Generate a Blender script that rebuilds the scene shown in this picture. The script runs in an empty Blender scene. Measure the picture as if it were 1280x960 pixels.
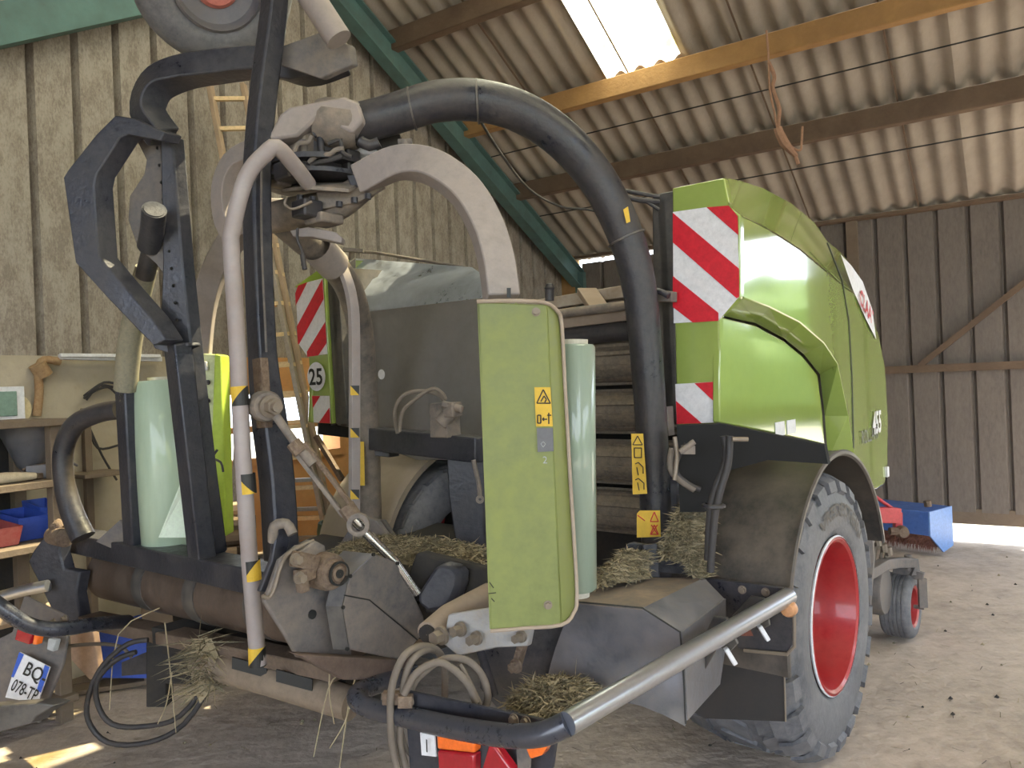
import bpy, math, random
from mathutils import Vector as V, Matrix
random.seed(7)
PI = math.pi
# ---------------------------------------------------------------- camera frame
FP = 961.0
CAM = V((0, 0, 1.59)); ROLL = 0.04
CR = V((math.cos(ROLL), 0, -math.sin(ROLL))); CU = V((math.sin(ROLL), 0, math.cos(ROLL))); CF = V((0, 1, 0))
def ray(x, y): return CR*((x-640)/FP) + CU*(-(y-480)/FP) + CF
def P(x, y, d): return CAM + ray(x, y)*d
def on(x, y, o, n):
    r = ray(x, y); return CAM + r*((o-CAM).dot(n)/r.dot(n))
Z = V((0, 0, 1))
HM = math.radians(39.0)                    # heading of the machine's long axis
MF = V((math.sin(HM), math.cos(HM), 0)); MR = V((math.cos(HM), -math.sin(HM), 0))
def W(f, r, z): return MF*f + MR*r + Z*z
def fr(p): return (p.dot(MF), p.dot(MR), p.z)
def Pf(x, y, f): return on(x, y, MF*f, MF)
def Pr(x, y, r): return on(x, y, MR*r, MR)
def Pz(x, y, z): return on(x, y, Z*z, Z)
HB = math.radians(33.7)                    # heading of the gable wall
BS = V((-math.sin(HB), -math.cos(HB), 0))  # from the far corner towards us along the gable
BU = V((math.cos(HB), -math.sin(HB), 0))   # from the far corner to the right along the back wall
a_ = ray(1230, 456); q_ = V((a_.x, a_.y, 0))*6.9
rc = ray(712, 477)
# corner = q_ - BU*t lying on ray rc
t_ = (q_.x*rc.y - q_.y*rc.x)/(BU.x*rc.y - BU.y*rc.x)
C0 = V((q_.x - BU.x*t_, q_.y - BU.y*t_, 0))
def B(u, s, z): return C0 + BU*u + BS*s + Z*z
def bus(p): d = p-C0; return (d.dot(BU), d.dot(BS), p.z)
def Pg(x, y, u=0.0): return on(x, y, C0+BU*u, BU)      # on a plane parallel to the gable wall
def Pb(x, y, s=0.0): return on(x, y, C0+BS*s, BS)      # on a plane parallel to the back wall
# ---------------------------------------------------------------- mesh builder
COL = bpy.context.scene.collection
WL = {}
class MB:
    def __init__(s): s.v = []; s.f = []; s.mi = []; s.m = 0; s.segs = []
    def add(s, vs, fs):
        b = len(s.v); s.v += [V(p) for p in vs]; s.f += [tuple(b+i for i in f) for f in fs]; s.mi += [s.m]*len(fs); return s
    def box(s, c, ax, ay, az):            # centre and three half vectors
        vs = [c+ax*i+ay*j+az*k for i in (-1, 1) for j in (-1, 1) for k in (-1, 1)]
        return s.add(vs, [(0,1,3,2),(4,6,7,5),(0,4,5,1),(2,3,7,6),(0,2,6,4),(1,5,7,3)])
    def bar(s, a, b, w, h, up=Z):          # rectangular bar from a to b
        d = (b-a).normalized(); x = d.cross(up)
        if x.length < 1e-4: x = d.cross(V((1,0,0)))
        x.normalize(); y = x.cross(d).normalized()
        return s.box((a+b)/2, (b-a)/2, x*(w/2), y*(h/2))
    def prism(s, pts, ex):
        n = len(pts); vs = list(pts)+[p+ex for p in pts]
        fs = [tuple(range(n)), tuple(range(2*n-1, n-1, -1))]+[(i, i+n, (i+1)%n+n, (i+1)%n) for i in range(n)]
        return s.add(vs, fs)
    def tube(s, pts, r, seg=14, smooth=0, cap=True, flat=None):
        pts = [V(p) for p in pts]
        rs = list(r) if isinstance(r, list) else [r]*len(pts)
        if smooth:
            np_, nr = [], []
            for i in range(len(pts)-1):
                p0 = pts[max(i-1,0)]; p1 = pts[i]; p2 = pts[i+1]; p3 = pts[min(i+2,len(pts)-1)]
                for k in range(smooth):
                    t = k/smooth
                    np_.append(0.5*((2*p1)+(p2-p0)*t+(2*p0-5*p1+4*p2-p3)*t*t+(3*p1-p0-3*p2+p3)*t**3))
                    nr.append(tuple(p_*(1-t)+q_*t for p_, q_ in zip(rs[i], rs[i+1])) if isinstance(rs[i], tuple) else rs[i]*(1-t)+rs[i+1]*t)
            np_.append(pts[-1]); nr.append(rs[-1]); pts, rs = np_, nr
        n = len(pts); tan = [(pts[min(i+1,n-1)]-pts[max(i-1,0)]).normalized() for i in range(n)]
        ref = flat if flat is not None else (Z if abs(tan[0].z) < .9 else V((1,0,0)))
        x = (ref-tan[0]*ref.dot(tan[0])).normalized()
        vs = []
        for i in range(n):
            src = flat if flat is not None else x
            x = (src-tan[i]*src.dot(tan[i])).normalized(); y = tan[i].cross(x)
            if isinstance(rs[i], tuple):   # rectangular section (half along ref, half across)
                a, b = rs[i]; vs += [pts[i]+x*a*p+y*b*q for p, q in ((1,1),(-1,1),(-1,-1),(1,-1))]
            else:
                vs += [pts[i]+(x*math.cos(2*PI*k/seg)+y*math.sin(2*PI*k/seg))*rs[i] for k in range(seg)]
        sg = 4 if isinstance(rs[0], tuple) else seg
        fs = [(i*sg+k, i*sg+(k+1)%sg, (i+1)*sg+(k+1)%sg, (i+1)*sg+k) for i in range(n-1) for k in range(sg)]
        if cap: fs += [tuple(range(sg-1,-1,-1)), tuple((n-1)*sg+k for k in range(sg))]
        return s.add(vs, fs)
    def lathe(s, c, ax, prof, seg=32, a0=0, a1=2*PI, ref=None, cap=False):   # prof: (radius, offset along axis)
        ax = ax.normalized(); rf = ref if ref is not None else (Z if abs(ax.z) < .9 else V((1,0,0)))
        x = (rf-ax*rf.dot(ax)).normalized(); y = ax.cross(x); full = abs(a1-a0-2*PI) < 1e-6
        m = seg if full else seg+1; vs = []
        for k in range(m):
            a = a0+(a1-a0)*k/seg; d = x*math.cos(a)+y*math.sin(a)
            vs += [c+ax*h+d*r for r, h in prof]
        L = len(prof)
        fs = [(k*L+i, ((k+1)%m)*L+i, ((k+1)%m)*L+i+1, k*L+i+1) for k in range(seg) for i in range(L-1)]
        return s.add(vs, fs)
    def cyl(s, a, b, r, seg=16): return s.tube([a, b], r, seg)
    def bolt(s, c, ax, r=.012, h=.01):
        ax = ax.normalized(); v0, f0 = len(s.v), len(s.f); s.tube([c, c+ax*h*.35], r*1.35, 14); s.tube([c+ax*h*.3, c+ax*h*1.3], r, 6); s.segs.append((v0, len(s.v), f0, len(s.f))); return s
    def seg(s, fn):
        v0, f0 = len(s.v), len(s.f); fn(s); s.segs.append((v0, len(s.v), f0, len(s.f))); return s
    def text(s, txt, o, right, up, size, depth=.002, off=0.0, shear=0.0, align='LEFT'):
        cu = bpy.data.curves.new('t', 'FONT'); cu.body = txt; cu.size = 1; cu.extrude = 0; cu.offset = off; cu.shear = shear
        cu.align_x = align; cu.resolution_u = 3
        ob = bpy.data.objects.new('t', cu); COL.objects.link(ob); bpy.context.view_layer.update()
        dg = bpy.context.evaluated_depsgraph_get(); me = bpy.data.meshes.new_from_object(ob.evaluated_get(dg))
        n = right.cross(up).normalized()
        s.add([o+right*(v.co.x*size)+up*(v.co.y*size)+n*depth for v in me.vertices], [tuple(p.vertices) for p in me.polygons])
        bpy.data.objects.remove(ob); bpy.data.meshes.remove(me); bpy.data.curves.remove(cu); return s
    def build(s, name, mats, parent=None, bevel=0, solid=0, smooth=True, origin=None, subsurf=0):
        me = bpy.data.meshes.new(name)
        c = origin if origin is not None else sum(s.v, V((0,0,0)))/max(1, len(s.v))
        if origin is None and parent is None: c = V((c.x, c.y, min(v.z for v in s.v)))
        me.from_pydata([tuple(v-c) for v in s.v], [], s.f)
        mats = mats if isinstance(mats, (list, tuple)) else [mats]
        for m in mats: me.materials.append(m)
        for p, i in zip(me.polygons, s.mi): p.material_index = i
        me.update()
        import bmesh
        if not solid:
            bm = bmesh.new(); bm.from_mesh(me); bmesh.ops.recalc_face_normals(bm, faces=bm.faces); bm.to_mesh(me); bm.free()
        if smooth:
            for p in me.polygons: p.use_smooth = True
            me.set_sharp_from_angle(angle=math.radians(38))
        ob = bpy.data.objects.new(name, me); COL.objects.link(ob)
        pl = V((0,0,0))
        if parent is not None: ob.parent = parent; pl = WL[parent.name]
        ob.location = c-pl; WL[ob.name] = c
        if solid:
            md = ob.modifiers.new('s', 'SOLIDIFY'); md.thickness = abs(solid); md.offset = -1 if solid > 0 else 1
        if bevel:
            md = ob.modifiers.new('b', 'BEVEL'); md.width = bevel; md.segments = 2; md.limit_method = 'ANGLE'; md.angle_limit = math.radians(40)
        if subsurf:
            md = ob.modifiers.new('ss', 'SUBSURF'); md.levels = subsurf; md.render_levels = subsurf
        return ob
def empty(name, loc):
    o = bpy.data.objects.new(name, None); COL.objects.link(o); o.location = loc; o.empty_display_size = .1; WL[o.name] = V(loc); return o
def tag(o, label, cat, group=None, kind=None):
    o['label'] = label; o['category'] = cat
    if group: o['group'] = group
    if kind: o['kind'] = kind
    return o
def struct(o, label=None):
    o['kind'] = 'structure'
    if label: o['label'] = label
    return o
# ---------------------------------------------------------------- materials
MATS = {}
def mat(name, col, rough=.5, metal=0.0, dirt=None, amt=.5, scale=6.0, bump=0.0, bscale=60.0, coat=0.0, var=.2, sharp=.11, spec=.5, stretch=None):
    m = bpy.data.materials.new(name); m.use_nodes = True; nt = m.node_tree; N = nt.nodes; L = nt.links
    b = N['Principled BSDF']; tc = N.new('ShaderNodeTexCoord'); mp = N.new('ShaderNodeMapping')
    L.new(tc.outputs['Object'], mp.inputs[0])
    if stretch: mp.inputs['Scale'].default_value = stretch
    n1 = N.new('ShaderNodeTexNoise'); n1.inputs['Scale'].default_value = scale; n1.inputs['Detail'].default_value = 7; n1.inputs['Roughness'].default_value = .65
    L.new(mp.outputs[0], n1.inputs['Vector'])
    n2 = N.new('ShaderNodeTexNoise'); n2.inputs['Scale'].default_value = scale*7; n2.inputs['Detail'].default_value = 8; n2.inputs['Roughness'].default_value = .75
    L.new(mp.outputs[0], n2.inputs['Vector'])
    mx = N.new('ShaderNodeMix'); mx.data_type = 'RGBA'; mx.blend_type = 'MIX'
    mr = N.new('ShaderNodeMapRange'); mr.inputs[1].default_value = .5-sharp; mr.inputs[2].default_value = .5+sharp; mr.inputs[3].default_value = 0; mr.inputs[4].default_value = amt if dirt else 0
    ad = N.new('ShaderNodeMath'); ad.operation = 'MULTIPLY_ADD'; ad.inputs[1].default_value = .45; 
    L.new(n2.outputs[0], ad.inputs[0])
    sub = N.new('ShaderNodeMath'); sub.operation = 'MULTIPLY_ADD'; sub.inputs[1].default_value = .55; sub.inputs[2].default_value = 0
    L.new(n1.outputs[0], sub.inputs[0]); L.new(sub.outputs[0], ad.inputs[2]); L.new(ad.outputs[0], mr.inputs[0])
    hv = N.new('ShaderNodeHueSaturation'); hv.inputs['Color'].default_value = (*col, 1)
    vr = N.new('ShaderNodeMapRange'); vr.inputs[3].default_value = 1-var; vr.inputs[4].default_value = 1+var; vr.inputs[1].default_value = .3; vr.inputs[2].default_value = .7
    L.new(n2.outputs[0], vr.inputs[0]); L.new(vr.outputs[0], hv.inputs['Value'])
    L.new(hv.outputs[0], mx.inputs['A']); mx.inputs['B'].default_value = (*(dirt or col), 1)
    L.new(mr.outputs[0], mx.inputs['Factor']); L.new(mx.outputs['Result'], b.inputs['Base Color'])
    b.inputs['Metallic'].default_value = metal; b.inputs['Specular IOR Level'].default_value = spec
    rr = N.new('ShaderNodeMapRange'); rr.inputs[1].default_value = 0; rr.inputs[2].default_value = max(amt, .01); rr.inputs[3].default_value = rough; rr.inputs[4].default_value = min(1, rough+.35) if dirt else rough
    L.new(mr.outputs[0], rr.inputs[0]); L.new(rr.outputs[0], b.inputs['Roughness'])
    if metal and dirt:
        mm = N.new('ShaderNodeMapRange'); mm.inputs[1].default_value = 0; mm.inputs[2].default_value = 1; mm.inputs[3].default_value = metal; mm.inputs[4].default_value = 0
        L.new(mr.outputs[0], mm.inputs[0]); L.new(mm.outputs[0], b.inputs['Metallic'])
    if coat: b.inputs['Coat Weight'].default_value = coat; b.inputs['Coat Roughness'].default_value = .04
    if bump:
        bp = N.new('ShaderNodeBump'); bp.inputs['Strength'].default_value = bump; bp.inputs['Distance'].default_value = .02
        n3 = N.new('ShaderNodeTexNoise'); n3.inputs['Scale'].default_value = bscale; n3.inputs['Detail'].default_value = 5
        L.new(mp.outputs[0], n3.inputs['Vector']); L.new(n3.outputs[0], bp.inputs['Height']); L.new(bp.outputs[0], b.inputs['Normal'])
    MATS[name] = m; return m
DUST = (.26, .2, .15)
M_black = mat('black_powder_coat', (.018,.021,.032), .25, 0, DUST, .17, 5, .08, 80)
M_post  = mat('dark_weathered_steel', (.028,.031,.046), .27, .25, (.13,.115,.105), .3, 4, .12, 60)
M_dusty = mat('dusty_grey_steel', (.12,.11,.105), .55, .2, (.3,.24,.19), .8, 3, .15, 50)
M_beige = mat('dusty_pale_arm_paint', (.29,.255,.25), .55, 0, (.3,.24,.2), .4, 3, .05)
M_white_tube = mat('worn_white_tube_paint', (.36,.325,.33), .45, .1, (.24,.17,.14), .5, 5)
M_sheet = mat('dark_grey_sheet', (.085,.085,.09), .30, .55, (.17,.145,.12), .6, 2.5, .05, 30)
M_hood  = mat('bare_steel_hood', (.21,.215,.25), .32, .6, (.2,.165,.14), .55, 3, .08, 40)
M_plate = mat('grey_dusty_plate', (.12,.115,.12), .5, .3, (.24,.19,.15), .6, 4, .1, 40)
M_green = mat('green_gloss_panel', (.27,.35,.085), .10, 0, None, 0, 2.5, 0, 60, coat=.8, var=.04)
M_greenb = mat('green_dispenser_paint', (.16,.185,.055), .38, 0, (.27,.3,.09), .5, 3, .02, 50, var=.05)
M_greenf = mat('bright_green_paint', (.48,.66,.07), .4, 0, (.4,.45,.12), .4, 3)
M_trim = mat('beige_rubber_edge', (.38,.31,.25), .6, 0, (.25,.18,.13), .5, 8)
M_film  = mat('pale_green_stretch_film', (.36,.46,.345), .2, 0, (.45,.55,.43), .4, 4, .05, 30, coat=.5, var=.06, stretch=(1,1,.15))
M_filmw = mat('loose_white_film', (.7,.8,.68), .3, 0, (.5,.65,.5), .5, 10, .3, 14)
M_core = mat('cardboard_core', (.55,.52,.45), .8)
M_redrim = mat('red_rim_paint', (.36,.012,.018), .3, 0, (.32,.05,.04), .5, 5, coat=.3)
M_rubber = mat('tyre_rubber', (.085,.09,.105), .5, 0, (.24,.23,.235), .65, 4, .12, 50)
M_rub2 = mat('tyre_lettering_rubber', (.035,.03,.028), .6)
M_fender = mat('black_plastic_fender', (.04,.037,.036), .36, 0, (.14,.11,.088), .7, 2.2, .04, 40)
M_fenderl = mat('dusty_brown_fender', (.3,.25,.2), .6, 0, (.2,.16,.13), .6, 3)
M_flap = mat('black_rubber_flap', (.018,.018,.02), .6, 0, (.06,.05,.045), .6, 4)
M_chrome = mat('galvanised_bar', (.54,.56,.62), .3, .9, None, 0, 10, .02, 60, var=.05)
M_bluebar = mat('blue_black_bar', (.035,.042,.065), .16, .3, (.14,.12,.11), .25, 8, coat=.4)
M_rust = mat('rusty_dusty_iron', (.13,.085,.06), .75, .3, (.26,.2,.15), .7, 10, .4, 80)
M_bolt = mat('zinc_bolt', (.26,.225,.19), .4, .7, (.24,.17,.11), .5, 25)
M_hose = mat('dusty_hydraulic_hose', (.19,.155,.125), .7, 0, (.08,.07,.06), .5, 10)
M_hoseb = mat('black_hose', (.022,.022,.026), .45, 0, (.1,.08,.07), .4, 8)
M_white = mat('white_reflective', (.72,.72,.76), .35, 0, (.5,.48,.46), .25, 6)
M_red = mat('red_reflective', (.58,.02,.035), .35)
M_yel = mat('yellow_sticker', (.72,.46,.03), .45, 0, (.4,.26,.06), .5, 20)
M_blk = mat('black_print', (.015,.015,.015), .5)
M_greyst = mat('grey_sticker', (.12,.12,.13), .5)
M_greyst2 = mat('pale_grey_print', (.35,.36,.37), .5)
M_amber = mat('orange_lamp_lens', (.85,.16,.02), .2, coat=.6)
M_redl = mat('red_lamp_lens', (.35,.01,.02), .2, coat=.6)
M_brown = mat('brown_roller', (.075,.052,.04), .5, .1, (.2,.15,.12), .4, 6, .1, stretch=(1,1,1))
M_roller = mat('worn_chamber_roller', (.14,.12,.1), .5, .3, (.3,.24,.17), .75, 7, .25, 60)
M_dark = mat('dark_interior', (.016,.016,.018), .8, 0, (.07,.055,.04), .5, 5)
M_shin = mat('bright_rod', (.6,.58,.55), .2, .9)
M_paint_w = mat('chipped_white_beam', (.42,.37,.31), .6, 0, (.2,.13,.08), .6, 9)
M_tanw = mat('dusty_tan_beam', (.34,.26,.2), .7, 0, (.22,.17,.13), .5, 6)
# ---------------------------------------------------------------- setting materials
M_clad = mat('speckled_gable_cladding', (.215,.18,.15), .75, 0, (.43,.39,.34), .55, 14, .05, 50, stretch=(1,1,.45), sharp=.07)
M_cladb = mat('grey_back_cladding', (.15,.125,.108), .75, 0, (.22,.19,.165), .6, 7, .05, 50, stretch=(1,1,.3), sharp=.12)
M_roof = mat('fibre_cement_roof', (.42,.36,.30), .9, 0, (.15,.13,.11), .65, 1.6, .15, 60, sharp=.14)
M_purlin = mat('old_brown_purlin', (.17,.115,.075), .8, 0, (.09,.06,.045), .6, 5, .2, 40)
M_purlin2 = mat('honey_purlin', (.42,.24,.09), .75, 0, (.25,.14,.07), .6, 5, .2, 40)
M_teal = mat('teal_steel', (.10,.2,.19), .55, .2, (.08,.09,.08), .6, 4)
M_conc = mat('stained_render', (.46,.40,.31), .85, 0, (.30,.25,.17), .7, 2.2, .15, 30)
M_wood = mat('grey_wood', (.19,.145,.105), .8, 0, (.15,.11,.08), .6, 6, .2, 40)
M_osb = mat('orange_board', (.62,.33,.13), .7, 0, (.45,.2,.07), .6, 4, .1, 60)
def floor_mat():
    m = mat('dusty_dirt_floor', (.36,.295,.245), .92, 0, (.60,.51,.43), .85, 1.1, .7, 14, sharp=.16, var=.2); return m
M_floor = floor_mat()
M_out = mat('sunlit_yard', (.30,.28,.22), .95)
def sky_panel(fac):
    m = bpy.data.materials.new('translucent_rooflight'); m.use_nodes = True; nt = m.node_tree; nt.nodes.clear()
    o = nt.nodes.new('ShaderNodeOutputMaterial'); t = nt.nodes.new('ShaderNodeBsdfTranslucent'); d = nt.nodes.new('ShaderNodeBsdfTransparent'); mx = nt.nodes.new('ShaderNodeMixShader')
    n = nt.nodes.new('ShaderNodeTexNoise'); n.inputs['Scale'].default_value = 5; n.inputs['Detail'].default_value = 6
    r = nt.nodes.new('ShaderNodeValToRGB'); r.color_ramp.elements[0].position = .36; r.color_ramp.elements[0].color = (.5,.38,.1,1); r.color_ramp.elements[1].position = .48; r.color_ramp.elements[1].color = (1,.95,.7,1)
    nt.links.new(n.outputs[0], r.inputs[0]); nt.links.new(r.outputs[0], t.inputs[0]); mx.inputs[0].default_value = fac
    nt.links.new(r.outputs[0], d.inputs[0])
    nt.links.new(t.outputs[0], mx.inputs[1]); nt.links.new(d.outputs[0], mx.inputs[2]); nt.links.new(mx.outputs[0], o.inputs[0]); return m
M_rooflight = sky_panel(.6); M_rooflight_added = sky_panel(.0)
# ================================================================ THE SHED
UE, SE = 15.0, 13.0
zr0 = Pg(705, 322).z; sA = bus(Pg(705, 322)); sB = bus(Pg(488, 62))
KS = (sB[2]-sA[2])/(sB[1]-sA[1]); ZE = sA[2]-KS*sA[1]
RIDGE = 9.5
def rz(s): return ZE+KS*min(s, RIDGE)-KS*max(0, s-RIDGE)
RN = (BS+Z*KS).cross(BU).normalized()
def Proof(x, y, dz=0.0): return on(x, y, C0+Z*(ZE+dz), RN)
# floor
mb = MB(); fl0 = B(-.4, -.3, 0)
nx = 60
for i in range(nx+1):
    for j in range(nx+1): 
        mb.v.append(B(-.3+(UE+.3)*i/nx, -.1+(SE)*j/nx, -.003))
mb.f = [(i*(nx+1)+j, (i+1)*(nx+1)+j, (i+1)*(nx+1)+j+1, i*(nx+1)+j+1) for i in range(nx) for j in range(nx)]; mb.mi = [0]*len(mb.f)
struct(mb.build('floor', M_floor, origin=V((0,0,0))))
mb = MB(); g = 45
mb.add([V((-g,-g,-.02)), V((g,-g,-.02)), V((g,g,-.02)), V((-g,g,-.02))], [(0,1,2,3)]); struct(mb.build('ground_outside', M_out, origin=V((0,0,0))))
# cladding with ribs
def cladding(name, org, d, nrm, l0, l1, zb, zt, m, period=.27, rw=.035, rd=.04, zfun=None):
    mb = MB(); xs = []; l = l0
    prof = []
    while l < l1:
        prof += [(l, 0), (min(l+period-rw-.02, l1), 0), (min(l+period-rw, l1), -rd), (min(l+period-.02, l1), -rd)]; l += period
    for x, o in prof:
        top = zfun(x) if zfun else zt
        mb.v += [org+d*x+nrm*o+Z*zb, org+d*x+nrm*o+Z*top]
    mb.f = [(2*i, 2*i+1, 2*i+3, 2*i+2) for i in range(len(prof)-1)]; mb.mi = [0]*len(mb.f)
    return struct(mb.build(name, m, solid=.004, smooth=False, origin=V((0,0,0))))
ZL = bus(Pg(150, 446))[2]
cladding('wall_left', C0, BS, BU, 0, SE, ZL-.08, 0, M_clad, zfun=lambda s: rz(s)-.02, period=.25, rw=.028, rd=.055)
# low rendered wall under it, with a window opening showing daylight
s_w0 = bus(Pg(418, 500))[1]; s_w1 = bus(Pg(244, 500))[1]; zw1 = bus(Pg(330, 489))[2]; zw0 = bus(Pg(330, 574))[2]
def slab(name, u0, u1, s0, s1, z0, z1, m, **k):
    mb = MB(); mb.box(B((u0+u1)/2, (s0+s1)/2, (z0+z1)/2), BU*((u1-u0)/2), BS*((s1-s0)/2), Z*((z1-z0)/2)); return mb.build(name, m, **k)
mb = MB()
def bb(u0,u1,s0,s1,z0,z1): mb.box(B((u0+u1)/2,(s0+s1)/2,(z0+z1)/2), BU*((u1-u0)/2), BS*((s1-s0)/2), Z*((z1-z0)/2))
bb(-.2, .06, s_w1, SE, 0, ZL)
struct(mb.build('wall_left_render', M_conc, origin=V((0,0,0))))
mb = MB(); bb(-.15, .05, 0, s_w0, 0, ZL); bb(-.15, .05, s_w0, s_w1, zw1, ZL); bb(-.15, .05, s_w0, s_w1, 0, zw0)
struct(mb.build('wall_left_boards', M_osb, origin=V((0,0,0))))
mb = MB(); zm = (zw0+zw1)/2-.02
bb(-.02,.07,s_w0,s_w1,zm-.02,zm+.02); bb(-.02,.07,s_w0-.03,s_w1+.03,zw1-.02,zw1+.03); bb(-.02,.07,s_w0-.03,s_w1+.03,zw0-.03,zw0+.02)
for s in (s_w0, s_w1, (s_w0+s_w1)/2): bb(-.02,.07,s-.025,s+.025,zw0,zw1)
struct(mb.build('window_1', M_osb))
# back wall
zb_top = Pb(1140, 262).z
sl = bus(Pb(722, 330)); sr = bus(Pb(812, 312)); gapz = (sl[2]+sr[2])/2
UD = bus(Pb(1292, 600))[0]
cladding('wall_back', C0, BU, -BS*-1, sr[0]+.3, UD, .26, zb_top, M_cladb, period=.255)
cladding('wall_back_corner', C0, BU, BS, sl[0]+.06, sr[0]+.3, .1, gapz-.03, M_cladb, period=.29)
cladding('wall_back_far', C0, BU, BS, UD+4.2, UE, .1, zb_top, M_cladb, period=.29)
cladding('wall_back_above_gap', C0, BU, BS, UD, UD+.8, .4, zb_top, M_cladb, period=.29)
mb = MB(); bb(-.1, UD, -.04, .0, .15, .29); struct(mb.build('baseboard_back', M_wood, origin=V((0,0,0))))
zg = Pb(1200, 459).z
mb = MB(); bb(.1, UD, .0, .07, zg-.035, zg+.035); mb.bar(Pb(1150, 457, .05), Pb(1300, 338, .05), .05, .05); struct(mb.build('trim_1', M_purlin, origin=V((0,0,0))))
mb = MB(); bb(0, sl[0], -.05, .1, 0, ZE); struct(mb.build('trim_2', M_purlin2, origin=V((0,0,0))))
mb = MB(); q = bus(Pb(1066, 300))[0]; bb(q-.05, q+.05, 0, .06, zg, ZE); struct(mb.build('trim_3', M_wood, origin=V((0,0,0))))
cladding('wall_front', B(0,SE,0), BU, -BS, 0, 2.6, 0, 0, M_cladb, zfun=lambda u: rz(SE), period=.29)
cladding('wall_front_top', B(0,SE,0), BU, -BS, 2.6, 11.5, 3.6, 0, M_cladb, zfun=lambda u: max(rz(SE),3.2), period=.29)
# right end wall with its big doorways, and the trees outside
cladding('wall_right', B(11.5,0,0), BS, -BU, 0, 1.2, .1, 0, M_cladb, zfun=lambda s: rz(s)-.05, period=.29)
cladding('wall_right_top', B(11.5,0,0), BS, -BU, 1.2, 9.4, 3.3, 0, M_cladb, zfun=lambda s: max(3.35, rz(s)-.05), period=.29)
cladding('wall_right_end', B(11.5,0,0), BS, -BU, 7.6, 9.4, .1, 0, M_cladb, zfun=lambda s: rz(s)-.05, period=.29)
mb = MB(); R_ = random.Random(2)
for k in range(34):
    a = math.radians(20+k*5.2+R_.uniform(-2,2)); d = R_.uniform(22,30); h = R_.uniform(2.5,5); c = V((math.sin(a)*d, math.cos(a)*d, h*.5))
    vs = []; n_, m_ = 10, 6
    for j in range(m_+1):
        for i in range(n_):
            t = 2*PI*i/n_; q = PI*j/m_; rr = 1+R_.uniform(-.18,.18); vs.append(c+V((math.cos(t)*math.sin(q)*2.2*rr, math.sin(t)*math.sin(q)*2.2*rr, math.cos(q)*h*.52*rr)))
    mb.add(vs, [(j*n_+i, j*n_+(i+1)%n_, (j+1)*n_+(i+1)%n_, (j+1)*n_+i) for j in range(m_) for i in range(n_)])
o = mb.build('hedge_trees', mat('tree_leaves', (.07,.13,.03), .8, 0, (.15,.22,.06), .6, 3), origin=V((0,0,0))); tag(o, 'line of green trees outside the shed beyond the doorways', 'trees', kind='stuff')
# eave plate, purlins
def purlin(name, px, py, h, w, m, s_over=None):
    p = Proof(px, py, -.04); s = bus(p)[1] if s_over is None else s_over
    mb = MB(); z = rz(s)-.05
    mb.box(B(UE/2, s, z-h/2), BU*(UE/2+.1), BS*(w/2), Z*(h/2)); return struct(mb.build(name, m, bevel=.01, origin=V((0,0,0))))
ze1 = rz(0)-.045; ze0 = Pb(1140, 262).z
mb = MB(); mb.box(B(UE/2, .03, (ze0+ze1)/2), BU*(UE/2), BS*.06, Z*((ze1-ze0)/2)); struct(mb.build('trim_4', M_purlin, bevel=.01, origin=V((0,0,0))))
purlin('trim_5', 960, 162, .17, .09, M_purlin)
purlin('trim_6', 890, 62, .17, .09, M_purlin2)
purlin('trim_7', 590, 0, .17, .09, M_purlin)
for k, s in enumerate((6.4, 8.2)): purlin('trim_%d' % (8+k), 0, 0, .17, .09, M_purlin, s_over=s)
# roof: corrugated, one rooflight in view, unseen ones added for light
ps = [bus(Proof(*q)) for q in ((695,0), (765,95), (815,0), (850,66))]
uA = (ps[0][0]+ps[1][0])/2; uB = (ps[2][0]+ps[3][0])/2; s0L = min(ps[1][1], ps[3][1]); s1L = s0L+2.1
PITCH = .177
def roofpatch(name, u0, u1, s0, s1, m, dz=0):
    mb = MB(); n = int((u1-u0)/PITCH*8); 
    for i in range(n+1):
        u = u0+(u1-u0)*i/n; h = .028*math.sin(2*PI*u/PITCH)+dz
        for s in (s0, s1): mb.v.append(B(u, s, rz(s)+h))
    mb.f = [(2*i, 2*i+1, 2*i+3, 2*i+2) for i in range(n)]; mb.mi = [0]*len(mb.f)
    return struct(mb.build(name, m, solid=0, origin=V((0,0,0))))
SL0 = -.05
cols_ = [(-.3,uA,None),(uA,uB,(s0L,s1L)),(uB,3.1,(3.9,5.6)),(3.1,4.2,(5.6,7.6)),(4.2,6.2,None),(6.2,7.4,(4.6,7.4)),(7.4,UE,None)]  # holes after the first are unseen rooflights added to light machine and floor
nr_ = 1
for k, (u0, u1, hole) in enumerate(cols_):
    if hole is None: roofpatch('ceiling' if k == 0 else 'ceiling_sheet', u0, u1, SL0, RIDGE, M_roof)
    else:
        nr_ += 1; roofpatch('ceiling_sheet', u0, u1, SL0, hole[0], M_roof); roofpatch('ceiling_sheet', u0, u1, hole[1], RIDGE, M_roof)
        roofpatch('window_%d' % nr_, u0-.05, u1+.05, hole[0]-.05, hole[1]+.05, M_rooflight if nr_ <= 3 else M_rooflight_added, dz=.012)
roofpatch('ceiling_rear_slope', -.3, UE, RIDGE, SE+.4, M_roof)
# sheet lap seams of the roof (dark joints)
mb = MB()
for k in range(1, 16):
    u = k*.95; mb.bar(B(u, 0, rz(0)-.035), B(u, RIDGE, rz(RIDGE)-.035), .012, .012)
struct(mb.build('trim_10', M_purlin, origin=V((0,0,0))))
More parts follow.
